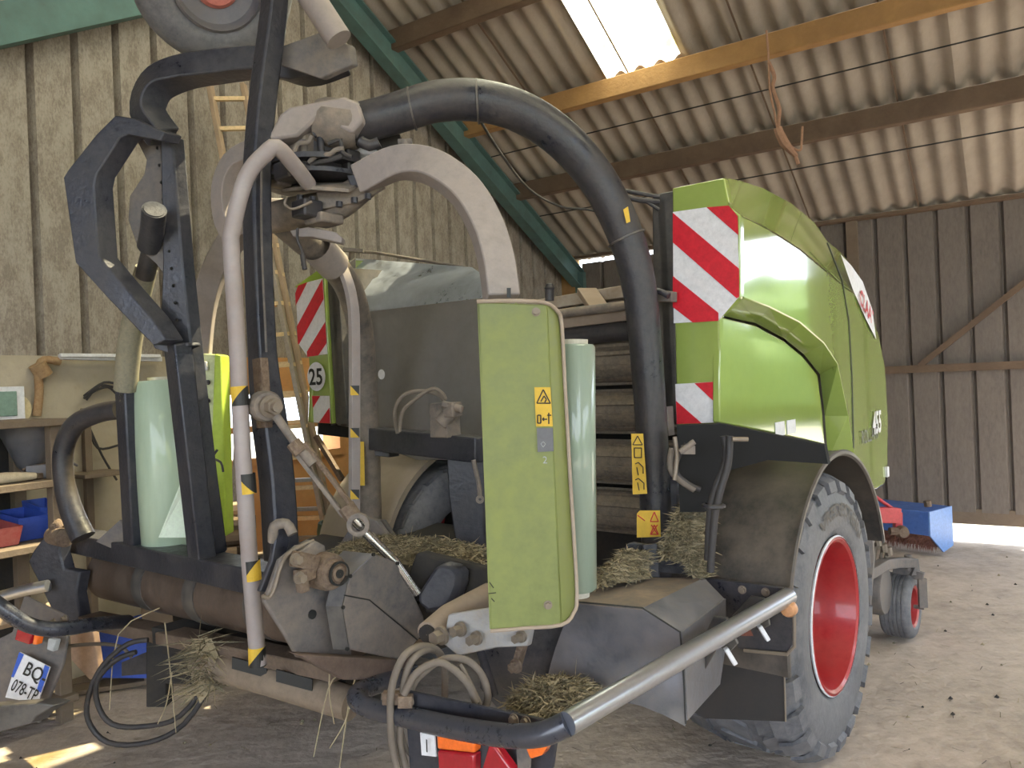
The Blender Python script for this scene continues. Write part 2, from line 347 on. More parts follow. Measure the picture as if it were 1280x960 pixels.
# teal rafter along the gable
mb = MB()
def graft(a, b, w, h, m=None): mb.bar(a, b, w, h)
ra = B(.2, -.05, rz(-.05)-.30); rb = B(.2, RIDGE, rz(RIDGE)-.30)
dd = (rb-ra).normalized(); nn = BU.cross(dd).normalized()
mb.box((ra+rb)/2, (rb-ra)/2, BU*.008, nn*.10)
for sgn in (-1, 1): mb.box((ra+rb)/2+nn*.10*sgn, (rb-ra)/2, BU*.06, nn*.007)
struct(mb.build('trim_11', M_teal, origin=V((0,0,0))))
mb = MB(); bb(.12, .28, -.1, .08, 0, rz(0)-.2); struct(mb.build('trim_12', M_teal, origin=V((0,0,0))))
mb = MB(); t0_, t1_ = Pg(-40, 40, .12), Pg(200, -8, .12); mb.bar(t0_-(t1_-t0_)*3.2, t1_+(t1_-t0_)*.6, .12, .2); struct(mb.build('trim_13', M_teal, origin=V((0,0,0))))
# ================================================================ THE BALER-WRAPPER
BAL = empty('round_baler', W(3.37, -2.43, 0))
tag(BAL, 'large green and black round baler with bale wrapper, parked inside the shed', 'baler')
def part(name, mb, m, parent=BAL, **k):
    if len(mb.segs) > 1:
        o = None
        for v0, v1, f0, f1 in mb.segs:
            b = MB(); b.v = mb.v[v0:v1]; b.f = [tuple(i-v0 for i in f) for f in mb.f[f0:f1]]; b.mi = mb.mi[f0:f1]; o = b.build(name, m, parent, **k)
        return o
    return mb.build(name, m, parent, **k)
RO = -1.12; RL = -1.19; RC = -2.435
def mir(p, side):
    if side > 0: return p
    f, r, z = fr(p); return W(f, 2*RC-r, z)
# ---- side covers
def side_cover(side):
    Q = lambda pts, r: [mir(Pr(x, y, r), side) for x, y in pts]
    ou = Q([(925,268),(925,372),(962,385),(1000,404),(1030,430),(1047,456),(1060,520),(1070,580),(1064,593),(1072,608),(1086,613),(1100,612),(1112,606),(1118,592),(1120,520),(1116,460),(1106,420),(1097,398),(1090,384),(1072,368),(1055,358),(1030,336),(1000,311),(960,285)], RO)
    # upper side skin, slightly crowned towards the front
    def crown(p):
        f, r, z = fr(p); k = max(0, f-3.9); return p-MR*(0.035*k*k)*side
    mb = MB(); pts = [crown(p) for p in ou]; mb.add(pts, [tuple(range(len(pts)))])
    ex = -MR*.03*side
    cov = MB(); cov.prism(pts, ex)
    c = part('side_cover', cov, M_green, bevel=.008)
    # top chamfer strip
    e0 = [(912,258),(925,268),(960,285),(1000,311),(1030,336),(1055,358),(1072,368),(1090,384),(1106,420),(1116,460)]
    e1 = [(905,222),(925,226),(955,236),(990,255),(1018,278),(1034,301),(1052,314),(1078,338),(1098,385),(1117,445)]
    a = [crown(p) for p in Q(e0, RO)]; b = [crown(p)-MR*.0*side for p in Q(e1, RO-.10)]
    mb = MB(); n = len(a); mb.add(a+b, [(i, i+1, n+i+1, n+i) for i in range(n-1)])
    part('cover_top', mb, M_green, c, solid=0)
    # recessed swoosh between upper and lower skin
    o = [(925,372),(962,385),(1000,404),(1030,430),(1047,456),(1060,520),(1070,580),(1064,593)]
    i_ = [(900,394),(945,404),(980,423),(1005,443),(1025,468),(1031,520),(1035,574),(1037,585)]
    a = [crown(p) for p in Q(o, RO)]; b = Q(i_, RL-.03)
    mb = MB(); n = len(a); mb.add(a+b, [(k, k+1, n+k+1, n+k) for k in range(n-1)]); part('cover_recess', mb, M_green, c, smooth=False)
    lo = Q([(900,396),(945,407),(980,426),(1003,445),(1022,468),(1028,515),(1031,556),(1000,548),(900,528)], RL)
    mb = MB(); mb.prism(lo, -MR*.03*side); part('lower_cover', mb, M_green, c, bevel=.006)
    # rear face
    rf = [mir(Pf(x, y, 2.70), side) for x, y in ([(840,235),(905,222),(912,258)] if side > 0 else [(840,264),(883,258),(912,257)])+[(925,269),(925,372),(899,396),(900,529),(846,531)]]
    mb = MB(); mb.prism(rf, MF*.04); part('rear_face', mb, M_green, c, bevel=.006)
    # inner cheek + roof behind, dark grey
    ib = [mir(Pf(x, y, 2.72), side) for x, y in [(815,244),(843,238),(846,531),(818,533)]]
    mb = MB(); mb.prism(ib, MF*.05); part('grey_edge_post', mb, M_sheet, c, bevel=.005)
    fz = [(2.72,2.28),(3.2,2.3),(3.7,2.2),(4.2,2.12),(4.7,1.9),(5.1,1.6),(5.2,1.0),(3.9,1.15),(2.72,1.4)]
    mb = MB(); mb.prism([mir(W(f, -1.4, z), side) for f, z in fz], -MR*.03*side); part('inner_cheek', mb, M_sheet, c)
    # seam between rear and front cover
    sm = [crown(p)+MR*.001*side for p in Q([(1034,304),(1052,350),(1061,400),(1065,470),(1067,560)], RO)]
    mb = MB(); mb.tube(sm, .004, 6); part('seam', mb, M_blk, c)
    return c, crown, Q
cR, crown, QR = side_cover(1)
cL, _, _ = side_cover(-1)
# hazard boards
def hazard(c, side, red, wht):
    mb = MB(); mb.add([mir(Pf(x,y,2.695), side) for x,y in wht[0]], [tuple(range(len(wht[0])))])
    mb.m = 1
    for rp in red: mb.add([mir(Pf(x,y,2.692), side) for x,y in rp], [tuple(range(len(rp)))])
    return part('hazard_marking', mb, [M_white, M_red], c, smooth=False)
WH = [[(841,265),(883,259),(911,257),(922,270),(924,371),(898,401),(842,404)], [(844,480),(897,477),(898,528),(846,530)]]
RD = [[(883,259),(911,257),(922,270),(923,294)], [(841,266),(924,336),(924,371),(921,373),(841,303)], [(841,345),(898,391),(898,401),(866,403),(841,384)], [(868,479),(897,477),(898,507)], [(845,501),(877,529),(846,530)]]
for c_h, sd_h in ((cR, 1), (cL, -1)): hazard(c_h, sd_h, RD[:3], WH[:1]); hazard(c_h, sd_h, RD[3:], WH[1:])
mb = MB(); cc = mir(Pf(873, 442, 2.69), -1); mb.lathe(cc-MF*.003, -MF, [(0,0),(.082,0)], 28); mb.m = 1; mb.text('25', cc-MF*.006-Z*.045-MR*0, MR, Z, .13, .001, off=.02, align='CENTER')
part('speed_disc', mb, [M_white, M_blk], cL, smooth=False)
mb = MB(); mb.add([crown(p)+MR*.004 for p in QR([(1050,318),(1064,332),(1080,352),(1094,386),(1100,424),(1085,400),(1066,362)], RO)], [tuple(range(7))]); part('white_decal', mb, M_white, cR, smooth=False)
mb = MB(); p0 = crown(QR([(1074,378)], RO)[0]); f0, r0, z0 = fr(p0)
dx = (W(f0+1, r0, z0)-W(f0, r0, z0)+Z*-.35).normalized()
mb.text('CLAAS', W(f0, r0, z0)+MR*.008, (MF*.94-MR*.06-Z*.32).normalized(), (Z*.95+MF*.25).normalized(), .12, .002, off=.02); part('brand_lettering', mb, M_red, cR, smooth=False)
mb = MB(); p0 = crown(QR([(1093,543)], RO)[0])+MR*.004; mb.text('455', p0, (MF-MR*.07).normalized(), Z, .17, .003, off=.03, shear=.2); part('model_number', mb, M_white, cR, smooth=False)
mb = MB(); p0 = crown(QR([(1077,556)], RO)[0])+MR*.004; mb.text('ROLLANT', p0, (MF-MR*.06).normalized(), Z, .105, .003); part('model_lettering', mb, M_greyst, cR, smooth=False)
mb = MB(); p0 = Pr(975, 536, RL+.002)
for k, dx_ in enumerate((0, .14)): mb.box(p0+MF*dx_, MF*.055, MR*.001, Z*.03)
part('small_sticker', mb, M_white, cR, smooth=False)
# small side lamp at the cover's front
mb = MB(); mb.box(crown(Pr(1115, 590, RO)), MF*.02, MR*.015, Z*.03); part('side_reflector', mb, M_white, cR, bevel=.004)
# ---- body between the covers
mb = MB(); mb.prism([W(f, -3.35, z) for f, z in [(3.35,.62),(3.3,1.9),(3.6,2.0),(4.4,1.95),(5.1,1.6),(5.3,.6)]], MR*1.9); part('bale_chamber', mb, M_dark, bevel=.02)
# wide ribbed chamber rollers
def roller(y, x0=640, f=3.12, rad=.093, m=M_roller, ribs=10, name='chamber_roller', r0=-2.75, r1=-1.45):
    z = Pf(800, y, f).z; a = W(f, r0, z); b = W(f, r1, z); mb = MB(); mb.tube([a, b], rad, 28)
    for k in range(ribs):
        t = 2*PI*k/ribs+.2; d = MF*math.cos(t)+Z*math.sin(t); mb.box((a+b)/2+d*rad, (b-a)/2, d*.012, d.cross(MR)*.009)
    return part(name, mb, m)
for y in (452, 514, 578, 640): roller(y)
mb = MB(); mb.tube([Pf(640, 428, 3.05), Pf(900, 402, 3.05)], .045, 20); part('cross_tube', mb, M_black)
mb = MB(); mb.bar(Pf(640, 412, 3.05), Pf(900, 379, 3.05), .05, .055); part('cross_beam', mb, M_tanw, bevel=.004)
mb = MB(); mb.tube([Pf(650, 398, 3.0), Pf(900, 368, 3.0)], .022, 14); part('cross_tube', mb, M_dusty)
mb = MB(); mb.bar(Pf(650, 386, 3.25), Pf(900, 346, 3.25), .06, .06); part('cross_beam', mb, M_paint_w, bevel=.004)
mb = MB(); mb.bar(Pf(733, 363, 3.2), Pf(750, 388, 3.1), .1, .03); part('strap_bracket', mb, M_tanw, bevel=.003)
mb = MB(); mb.tube([Pf(687, 362, 2.75), Pf(687, 376, 2.75)], .02, 14); mb.lathe(Pf(687,360,2.75), Z, [(.001,-.022),(.016,-.017),(.024,0),(.016,.017),(.001,.022)], 16); part('ball_knob', mb, M_black)
# grey rear deflector on the left half
mb = MB()
lo = [Pf(440, 545, 2.86), Pf(520, 575, 2.86), Pf(606, 575, 2.86), Pf(606, 372, 2.86), Pf(440, 392, 2.86)]
mb.prism(lo, MF*.02); part('deflector_sheet', mb, mat('grey_deflector_sheet', (.22,.21,.205), .34, .45, (.15,.135,.12), .8, 3.2, .05, 30), bevel=.004)
A = [Pf(440, 392, 2.86), Pf(606, 372, 2.86)]; m1 = [Pf(436, 370, 2.90), Pf(606, 356, 2.90)]; T = [Pf(432, 350, 3.0), Pf(606, 345, 2.98)]; T2 = [Pf(432, 322, 3.12), Pf(590, 334, 3.12)]
mb = MB(); mb.add(A+m1+T+T2, [(0,1,3,2),(2,3,5,4),(4,5,7,6)]); part('deflector_hood', mb, mat('sky_tinted_steel', (.40,.45,.54), .25, .85, (.3,.3,.3), .3, 3, .05, 30))  # blue sky reflection is put into the hood's metal colour
mb = MB(); mb.tube([Pf(427,313,3.1), Pf(470,316,3.15), Pf(585,335,3.2)], .009, 8); mb.bar(Pf(430,312,3.05), Pf(455,314,3.12), .05, .02); mb.bar(Pf(440,314,3.1), Pf(439,326,3.1), .03, .02); part('deflector_rail', mb, M_dusty)
mb = MB(); c_ = Pf(477, 468, 2.855); mb.lathe(c_, -MF, [(0,.001),(.028,.001)], 20); part('round_sticker', mb, M_white, smooth=False)
# dark left inner cheek visible beside the 25 disc
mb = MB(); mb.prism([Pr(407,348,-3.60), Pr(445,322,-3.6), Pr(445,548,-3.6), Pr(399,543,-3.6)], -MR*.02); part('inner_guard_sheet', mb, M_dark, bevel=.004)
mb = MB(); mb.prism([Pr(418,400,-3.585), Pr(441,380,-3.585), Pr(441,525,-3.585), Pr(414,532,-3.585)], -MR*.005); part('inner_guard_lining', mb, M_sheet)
# ---- wheels
def wheel(c, side, R=.57, Wd=.50, rr=.30, mt=M_rubber, lugs=24, lettering=True, name='wheel'):
    ax = MR*side                                        # outward
    e = empty(name, c); e.parent = BAL; e.location = c-WL[BAL.name]; WL[e.name] = c
    pr = [(rr-.005,-.03),(rr+.01,-.005),(rr+.05,.012),(R*.78,.018),(R*.9,.0),(R*.965,-.035),(R-.012,-.07)]
    full = pr+[(R-.008,-Wd/2)]+[(r, -Wd-h) for r, h in reversed(pr)]
    mb = MB(); mb.lathe(c, ax, full, 72)
    ty = part('tyre', mb, mt, e)
    mb = MB()
    x = Z; y = ax.cross(x)
    for k in range(lugs):
        for row in range(3):
            a = 2*PI*(k+.5*(row % 2))/lugs
            w0 = -.015-Wd*.33*row; w1 = w0-Wd*.28
            da = 2*PI/lugs*.36; sk = (.25 if row != 1 else -.25)*2*PI/lugs
            vs = []
            for rad in (R-.02, R+.006):
                for (w, s_) in ((w0-.02, -sk), (w1, sk)):
                    for q_ in (-1, 1):
                        t = a+q_*da+s_; rr_ = rad
                        if row == 0 and w == w0-.02: rr_ = rad-.03
                        if row == 2 and w == w1: rr_ = rad-.03
                        vs.append(c+ax*w+(x*math.cos(t)+y*math.sin(t))*rr_)
            mb.add(vs, [(0,1,3,2),(4,6,7,5),(0,4,5,1),(2,3,7,6),(0,2,6,4),(1,5,7,3)])
        a = 2*PI*k/lugs; vs = []
        for sg_ in (0, 1):
            for (rad, w) in ((R*.86,.004),(R*.93,-.006),(R-.012,-.045),(R+.002,-.09)):
                for q_ in (-1,1):
                    t = a+q_*2*PI/lugs*.31+(.0 if w > -.03 else .03); d = x*math.cos(t)+y*math.sin(t); vs.append(c+(ax*w+d*rad)+(ax*.016*(1 if w > -.04 else .3)+d*.012)*sg_)
        fs_ = []
        for i in range(3): fs_ += [(8+2*i,8+2*i+1,8+2*i+3,8+2*i+2),(2*i,8+2*i,8+2*i+2,2*i+2),(2*i+1,2*i+3,8+2*i+3,8+2*i+1)]
        fs_ += [(0,1,9,8),(6,14,15,7)]; mb.add(vs, fs_)
    part('tread', mb, mt, e, smooth=False)
    mb = MB(); mb.lathe(c, ax, [(rr+.012,.0),(rr+.018,.008),(rr+.004,.014),(rr-.008,.006),(rr-.02,-.04),(rr-.035,-.1),(rr-.05,-.2),(rr-.075,-.23),(.14,-.20),(.12,-.16),(.001,-.16)], 64); rm = part('rim', mb, M_redrim, e)
    mb = MB()
    for k in range(8):
        t = 2*PI*k/8; mb.bolt(c+ax*-.195+(x*math.cos(t)+y*math.sin(t))*.17, ax, .012, .02)
    part('wheel_nut', mb, M_bolt, rm)
    mb = MB(); mb.lathe(c, ax, [(rr+.016,.002),(rr+.019,.009),(rr+.014,.0135)], 64); part('rim_edge', mb, M_white, rm)
    if lettering:
        cu = MB(); cu.text('VREDESTEIN', V((0,0,0)), V((1,0,0)), V((0,1,0)), 1, 0, off=.015)
        wmax = max(v.x for v in cu.v); arc = math.radians(78); mid = math.radians(12)
        out = []
        for v in cu.v:
            rad = .40+v.y*.075; t = mid-arc/2+arc*v.x/wmax
            out.append(c+ax*(.024)+(Z*math.cos(t)+MF*math.sin(t)*(1 if side > 0 else -1))*rad)
        m2 = MB(); m2.add(out, cu.f); part('tyre_lettering', m2, M_rub2, e, smooth=False)
    return e
HC = Pr(1043, 768, -.98)
wheel(HC, 1)
wheel(W(fr(HC)[0], -3.5, fr(HC)[2]), -1)
# fenders
def fender(c, side, m, w0=.05, w1=-.45, a0=-74, a1=93):
    ax = MR*side; R1 = .665
    mb = MB(); prof = [(R1-.02, w0-.008), (R1-.012, w0), (R1, w0), (R1+.006, w0-.006), (R1+.002, w0-.02), (R1, w0-.05), (R1, w1), (R1-.03, w1)]
    segs = 36; vs = []
    for k in range(segs+1):
        a = math.radians(a0+(a1-a0)*k/segs); d = Z*math.cos(a)-MF*math.sin(a); vs += [c+ax*h+d*r for r, h in prof]
    L = len(prof); mb.add(vs, [(k*L+i, (k+1)*L+i, (k+1)*L+i+1, k*L+i+1) for k in range(segs) for i in range(L-1)])
    return part('fender', mb, m)
fd = fender(HC, 1, M_fender); fd2 = fender(W(fr(HC)[0], -3.48, fr(HC)[2]), -1, M_fenderl, w0=.03, w1=-.5)
# back plate below the fender, with its sticker, and rubber flap
mb = MB(); mb.prism([Pf(x,y,2.555) for x,y in [(880,722),(984,735),(990,742),(990,806),(984,815),(925,812),(905,790),(880,770)]], MF*.012); bp = part('mudguard_plate', mb, M_black, bevel=.004)
mb = MB(); mb.tube([Pf(x,y,2.545) for x,y in [(985,735),(993,745),(993,808),(984,818),(930,813)]], .006, 8); part('plate_edge', mb, M_bolt, bp)
mb = MB()
for x,y in ((928,737),(957,740),(940,752),(940,766)): mb.bolt(Pf(x,y,2.553), -MF, .011, .01)
part('bolt', mb, M_bolt, bp)
mb = MB(); mb.add([Pf(x,y,2.552) for x,y in ((935,781),(926,795),(942,795))], [(0,1,2)]); part('faded_triangle', mb, mat('faded_red', (.2,.07,.05), .6), bp, smooth=False)
mb = MB(); mb.prism([Pf(x,y,2.58) for x,y in [(850,800),(979,805),(982,902),(880,898),(850,880)]], MF*.012); part('rubber_flap', mb, M_flap)
mb = MB(); mb.tube([Pf(980,818,2.575), Pf(982,902,2.575)], .003, 6); part('flap_edge', mb, M_bolt)
# rods/pegs hanging below bar
for (a, b, c_, d) in ((949,782,960,800), (907,810,919,830)):
    mb = MB(); dz_ = 2.44 if a > 930 else 2.30; mb.bar(P(a,b,dz_), P(c_,d,dz_), .022, .014); part('bright_stub', mb, M_white, bevel=.003)
for pts in ([(938,745),(955,748),(960,770),(962,782),(948,790),(930,778),(905,800),(915,770)], [(892,770),(908,772),(915,790),(922,805),(912,815),(898,808),(878,842),(872,846),(868,818)]):
    mb = MB(); mb.prism([P(x,y,(2.53 if pts[0][0] > 920 else 2.37)+(x-pts[0][0])*-.003) for x,y in pts], MF*.012); part('bar_bracket', mb, M_sheet, bevel=.003)
mb = MB(); c_ = Pf(985, 762, 2.50); mb.lathe(c_, -MF, [(.0,.015),(.02,.013),(.026,.0),(.026,-.02),(0,-.02)], 20); part('amber_side_reflector', mb, mat('pale_amber', (.5,.25,.12), .3), bevel=0)
mb = MB(); mb.tube([Pf(983,735,2.57), Pf(986,760,2.54), Pf(980,768,2.54), Pf(976,752,2.54)], .006, 8); part('reflector_hanger', mb, M_bolt)
# ---- right rear bar
pA, pB = P(986,745,2.55), P(708,905,1.79)
pts = [pA, pA.lerp(pB,.25), pA.lerp(pB,.5), pA.lerp(pB,.75), pB, P(680,917,1.80), P(650,920,1.83), P(620,918,1.88), P(560,908,2.0), P(500,894,2.12), P(462,885,2.2), P(447,876,2.24), P(448,866,2.3), P(470,856,2.38), P(520,842,2.5)]
bar_r = MB(); bar_r.tube(pts[:5], .0285, 18, 4); part('bumper_bar', bar_r, M_chrome)
mb = MB(); mb.tube(pts[4:], .0285, 18, 4); part('bumper_bar', mb, M_bluebar)
# lamp board behind the bar
mb = MB(); mb.prism([P(505,863,2.13), P(695,903,1.9), P(695,925,1.9), P(690,962,1.9), P(512,962,2.13)], MF*.012); lb = part('lamp_board', mb, M_post, bevel=.003)
mb = MB()
for x,y,d in ((513,876,2.11),(643,899,1.95),(658,902,1.93)): mb.bolt(P(x,y,d-.01), -MF, .011, .01)
part('bolt', mb, M_bolt, lb)
def quad(name, pts, d, m, par, ex=.03, bevel=.006): 
    mb = MB(); mb.prism([P(x,y,d+ (640-x)*.0012) for x,y in pts], MF*ex); return part(name, mb, m, par, bevel=bevel)
quad('amber_lens', [(545,915),(593,926),(593,942),(546,937)], 1.93, M_amber, lb); quad('red_lens', [(546,938),(593,943),(593,975),(548,975)], 1.93, M_redl, lb)
quad('red_triangle_reflector', [(612,925),(648,975),(598,975)], 1.9, M_redl, lb); quad('white_label', [(525,916),(543,920),(545,946),(527,944)], 1.94, M_white, lb, .004, 0)
mb = MB(); mb.text('1', P(531,938,2.06)-MF*.004, MR, Z, .05, 0.0); part('label_mark', mb, M_blk, lb, smooth=False)
quad('amber_lens', [(655,932),(688,926),(676,945),(662,950)], 1.86, M_amber, lb)
quad('lamp_bracket', [(645,930),(662,930),(660,975),(648,975)], 1.9, M_plate, lb, .01, 0)
# ---- steel hood (bottom right)
hd = MB()
a = Pf(705, 757, 1.95); 
Tl = [P(735,738,2.45), P(760,722,2.62), P(880,722,2.72), P(905,748,2.62), P(850,790,2.27), P(803,760,2.33), P(718,752,2.4)]
hd.add([P(803,760,2.30), P(850,790,2.25), P(905,748,2.60), P(880,722,2.72)], [(0,1,2,3)])
hd.add([P(850,790,2.25), P(905,748,2.60), P(906,800,2.60), P(898,855,2.56), P(857,900,2.22), P(855,850,2.24)], [(0,1,2,3,4,5)])
h = part('wheel_side_hood', hd, M_hood, solid=.006, smooth=False)
mb = MB(); mb.add([P(718,752,2.40), P(803,760,2.30), P(880,722,2.72), P(770,722,2.78)], [(0,1,2,3)]); part('hood_top', mb, mat('dusty_hood_top', (.15,.13,.12), .55, .3, (.3,.23,.17), .8, 5), h, solid=.006, smooth=False)
# concave front face
cols = []
for x0,y0,d0,x1,y1,d1 in ((718,752,2.40,680,868,2.50),(745,754,2.37,715,862,2.44),(775,757,2.33,757,873,2.38),(803,760,2.30,800,882,2.30),(828,775,2.27,828,893,2.24),(850,790,2.25,857,908,2.20)):
    col = []
    for k in range(7):
        t = k/6; bow = math.sin(t*PI); col.append(P(x0+(x1-x0)*t-8*bow*(0 if x0 > 820 else 1)*0.6, y0+(y1-y0)*t, d0+(d1-d0)*t+.05*bow))
    cols.append(col)
mb = MB(); n = 7; vs = [p for c_ in cols for p in c_]; mb.add(vs, [(i*n+k, (i+1)*n+k, (i+1)*n+k+1, i*n+k+1) for i in range(len(cols)-1) for k in range(n-1)])
part('hood_front', mb, M_hood, h, solid=0)
mb = MB(); mb.tube([P(718,752,2.395), P(803,760,2.295), P(850,790,2.245), P(855,850,2.235), P(857,905,2.195)], .003, 6); part('hood_seam', mb, M_blk, h)
# dark valance left of hood
mb = MB(); mb.prism([P(x,y,2.55) for x,y in [(640,790),(712,768),(706,800),(690,870),(640,905),(600,860),(600,800)]], MF*.03); part('dark_valance', mb, M_black)
# ---- film dispenser (right)
DR = 2.12
arm = empty('film_dispenser', P(650, 580, DR)); arm.parent = BAL; arm.location = WL[arm.name]-WL[BAL.name]
fx = [(596,377),(684,381),(702,782),(613,788)]
mb = MB(); sx = [P(684,381,DR), P(698,392,DR+.05), P(704,430,DR+.06), P(712,600,DR+.06), P(721,740,DR+.06), P(717,768,DR+.05), P(702,782,DR)]
mb.prism([P(596,377,DR), P(684,381,DR), P(702,782,DR), P(613,788,DR)], V((0,.03,0))); gb = part('guard_box', mb, M_greenb, arm, bevel=.004)
mb = MB(); mb.prism(sx, V((0,.03,0))); part('guard_side', mb, M_greenb, arm, bevel=.003)
mb = MB(); mb.prism([P(596,379,DR+.03), P(690,383,DR+.03), P(690,383,DR+.12), P(596,379,DR+.12)], Z*-.004); mb.prism([P(597,380,DR), P(612,786,DR), P(612,786,DR+.12), P(597,380,DR+.12)], CR*.004); part('guard_return', mb, M_greenb, arm)
mb = MB(); mb.tube([P(596,377,DR-.004), P(640,376,DR-.004), P(680,378,DR), P(696,388,DR+.03), P(702,405,DR+.05), P(706,480,DR+.055), P(714,620,DR+.055), P(721,740,DR+.055), P(717,766,DR+.04), P(702,781,DR), P(660,785,DR-.004), P(613,789,DR-.004)], .0055, 8, 3); part('edge_trim', mb, M_trim, arm)
mb = MB(); mb.tube([P(640,376,DR), P(648,570,DR)], .0001, 3)
def sticker(name, quadpx, d, m, par, dd=.004):
    mb = MB(); mb.add([P(x,y,d-dd) for x,y in quadpx], [tuple(range(len(quadpx)))]); return part(name, mb, m, par, smooth=False)
st = sticker('warning_sticker', [(668,484),(688,484),(691,533),(670,533)], DR, M_yel, arm)
def lines(segs, d, m, par, name='pictogram', w=.0022):
    mb = MB()
    for s_ in segs:
        for i in range(len(s_)-1): mb.tube([P(*s_[i], d), P(*s_[i+1], d)], w, 6)
    return part(name, mb, m, par)
lines([[(679,487),(671,504),(688,504),(679,487)], [(676,502),(680,495),(683,499),(681,503)], [(672,519),(676,519),(676,529),(672,529),(672,519)], [(678,524),(684,524)], [(680,522),(678,524),(680,526)], [(686,516),(686,530)], [(684,519),(689,519)]], DR-.005, M_blk, st, w=.0018)
sticker('grey_sticker', [(671,535),(691,535),(692,564),(672,565)], DR, M_greyst, arm)
lines([[(679,552),(682,555),(679,559),(676,555),(679,552)]], DR-.005, M_greyst2, arm, w=.001)
mb = MB(); mb.text('2', P(678,579,DR)-V((0,.005,0)), CR, CU, .028, 0); part('number_lettering', mb, M_greyst2, arm, smooth=False)
for x,y in ((670,390),(685,756)):
    mb = MB(); mb.bolt(P(x,y,DR), -CF, .009, .01); part('bolt', mb, M_bolt, arm)
lines([[(612,728),(617,735)],[(611,742),(620,741)],[(614,748),(618,752)]], DR-.003, M_blk, arm, name='scratch_mark', w=.0012)
# bracket + bolted plate under the box
mb = MB(); mb.prism([P(x,y,2.28) for x,y in [(560,768),(612,760),(668,765),(660,808),(620,810),(572,820),(553,805)]], MF*.02); bpz = part('arm_bracket_plate', mb, mat('pale_grey_plate', (.36,.36,.38), .4, .4, (.33,.27,.2), .7, 8, .1), arm, bevel=.004)
mb = MB()
for x,y,r in ((577,786,.016),(597,797,.015),(653,795,.013),(553,794,.02)): mb.bolt(P(x,y,2.27), -MF, r, .03)
part('bolt', mb, M_bolt, arm)
mb = MB(); mb.bar(P(655,800,2.3), P(645,835,2.32), .03, .02); mb.bolt(P(646,832,2.28), -MF, .016, .02); part('lower_link', mb, M_rust, arm)
mb = MB(); mb.tube([P(535,792,2.3), P(560,770,2.4), P(612,742,2.55)], .037, 16, cap=True); part('roller_tube', mb, M_tanw, arm)
mb = MB(); mb.lathe(P(534,793,2.29), (P(534,793,2.29)-P(560,770,2.4)), [(.001,.004),(.028,.004),(.028,-.02)], 16); part('tube_mouth', mb, M_dark, arm)
mb = MB(); mb.tube([P(600,812,2.42), P(618,868,2.45)], .014, 12); part('gas_strut', mb, M_post, arm)
# ---- film roll right and left: separate things
def film_roll(pt, pb, R, lab, mf):
    ax = (pt-pb).normalized(); L = (pt-pb).length
    e = empty('film_roll', pb); tag(e, lab, 'film roll', 'stretch film rolls on the wrapper')
    mb = MB(); mb.lathe(pb, ax, [(.045,0),(R-.006,0),(R,.008),(R,L-.008),(R-.006,L),(.045,L)], 40); mb.build('film', mf, e)
    mb = MB(); mb.lathe(pb, ax, [(.03,-.02),(.046,-.02),(.046,L+.015),(.03,L+.015),(.03,-.02)], 24); mb.build('core', M_core, e)
    return e
film_roll(P(716,431,2.33), P(718,736,2.33), .068, 'upright pale green stretch film roll behind the big green guard', mat('shaded_stretch_film', (.22,.28,.225), .18, 0, (.28,.34,.28), .4, 4, .05, 30, coat=.7, var=.06, stretch=(1,1,.15)))  # same film, its colour darkened for the shade on this roll
film_roll(P(199,476,3.25), P(215,690,3.25), .115, 'upright pale green stretch film roll behind the dark posts', M_film)
mb = MB(); mb.prism([P(227,600,3.05), P(240,592,3.0), P(243,672,2.98), P(198,672,3.02)], MF*.004); o = mb.build('loose_film', M_filmw); tag(o, 'loose white film pulled from the left roll down to the beam', 'film')
# left dispenser box
armL = empty('film_dispenser', P(262, 560, 3.25)); armL.parent = BAL; armL.location = WL[armL.name]-WL[BAL.name]
mb = MB(); mb.prism([P(x,y,3.2) for x,y in [(240,441),(274,443),(278,565),(260,566),(246,560)]], V((0,.1,0))); part('guard_box', mb, mat('cream_green_guard', (.55,.6,.33), .45), armL, bevel=.006)
mb = MB(); mb.prism([P(268,442,3.19), P(277,444,3.2), P(283,670,3.2), P(266,673,3.19), P(264,560,3.19)], V((0,.09,0))); part('guard_side', mb, M_greenf, armL, bevel=.006)
mb = MB(); mb.prism([P(x,y,3.18) for x,y in [(248,450),(258,452),(259,463),(248,463)]], V((0,.02,0))); part('guard_latch', mb, M_white, armL, bevel=.003)
mb = MB()
for y in (478,501,540): mb.bolt(P(260,y,3.19), -CF, .008, .01)
part('bolt', mb, M_black, armL)
mb = MB(); mb.tube([P(272,562,3.17), P(266,572,3.16), P(276,578,3.16), P(279,590,3.16)], .005, 6, 3); part('strap', mb, M_black, armL)
# ---- hub and arms
HX, HY = 398, 2.78
hub = empty('wrapper_head', P(398, 215, HY)); hub.parent = BAL; hub.location = WL[hub.name]-WL[BAL.name]
hc = P(398, 232, HY)
mb = MB(); mb.lathe(hc, Z, [(.001,.0),(.20,.0),(.20,.015),(.13,.02),(.13,.05),(.18,.052),(.18,.07),(.10,.075),(.10,.14),(.001,.14)], 40); part('turntable', mb, M_black, hub)
mb = MB(); mb.prism([hc+V((math.cos(t)*.2, math.sin(t)*.2, -.012)) if False else P(x,y,d) for x,y,d in ((352,236,2.72),(384,232,2.6),(436,236,2.62),(452,228,2.7),(440,222,2.95),(380,222,3.0))], Z*-.012); part('turntable_plate', mb, M_dusty, hub)
mb = MB(); mb.tube([P(333,274,2.85), P(372,266,2.8), P(415,258,2.75), P(448,238,2.72), P(470,222,2.7)], [.055,.06,.06,.05,.04], 18, 3); part('cross_arm', mb, M_dusty, hub)
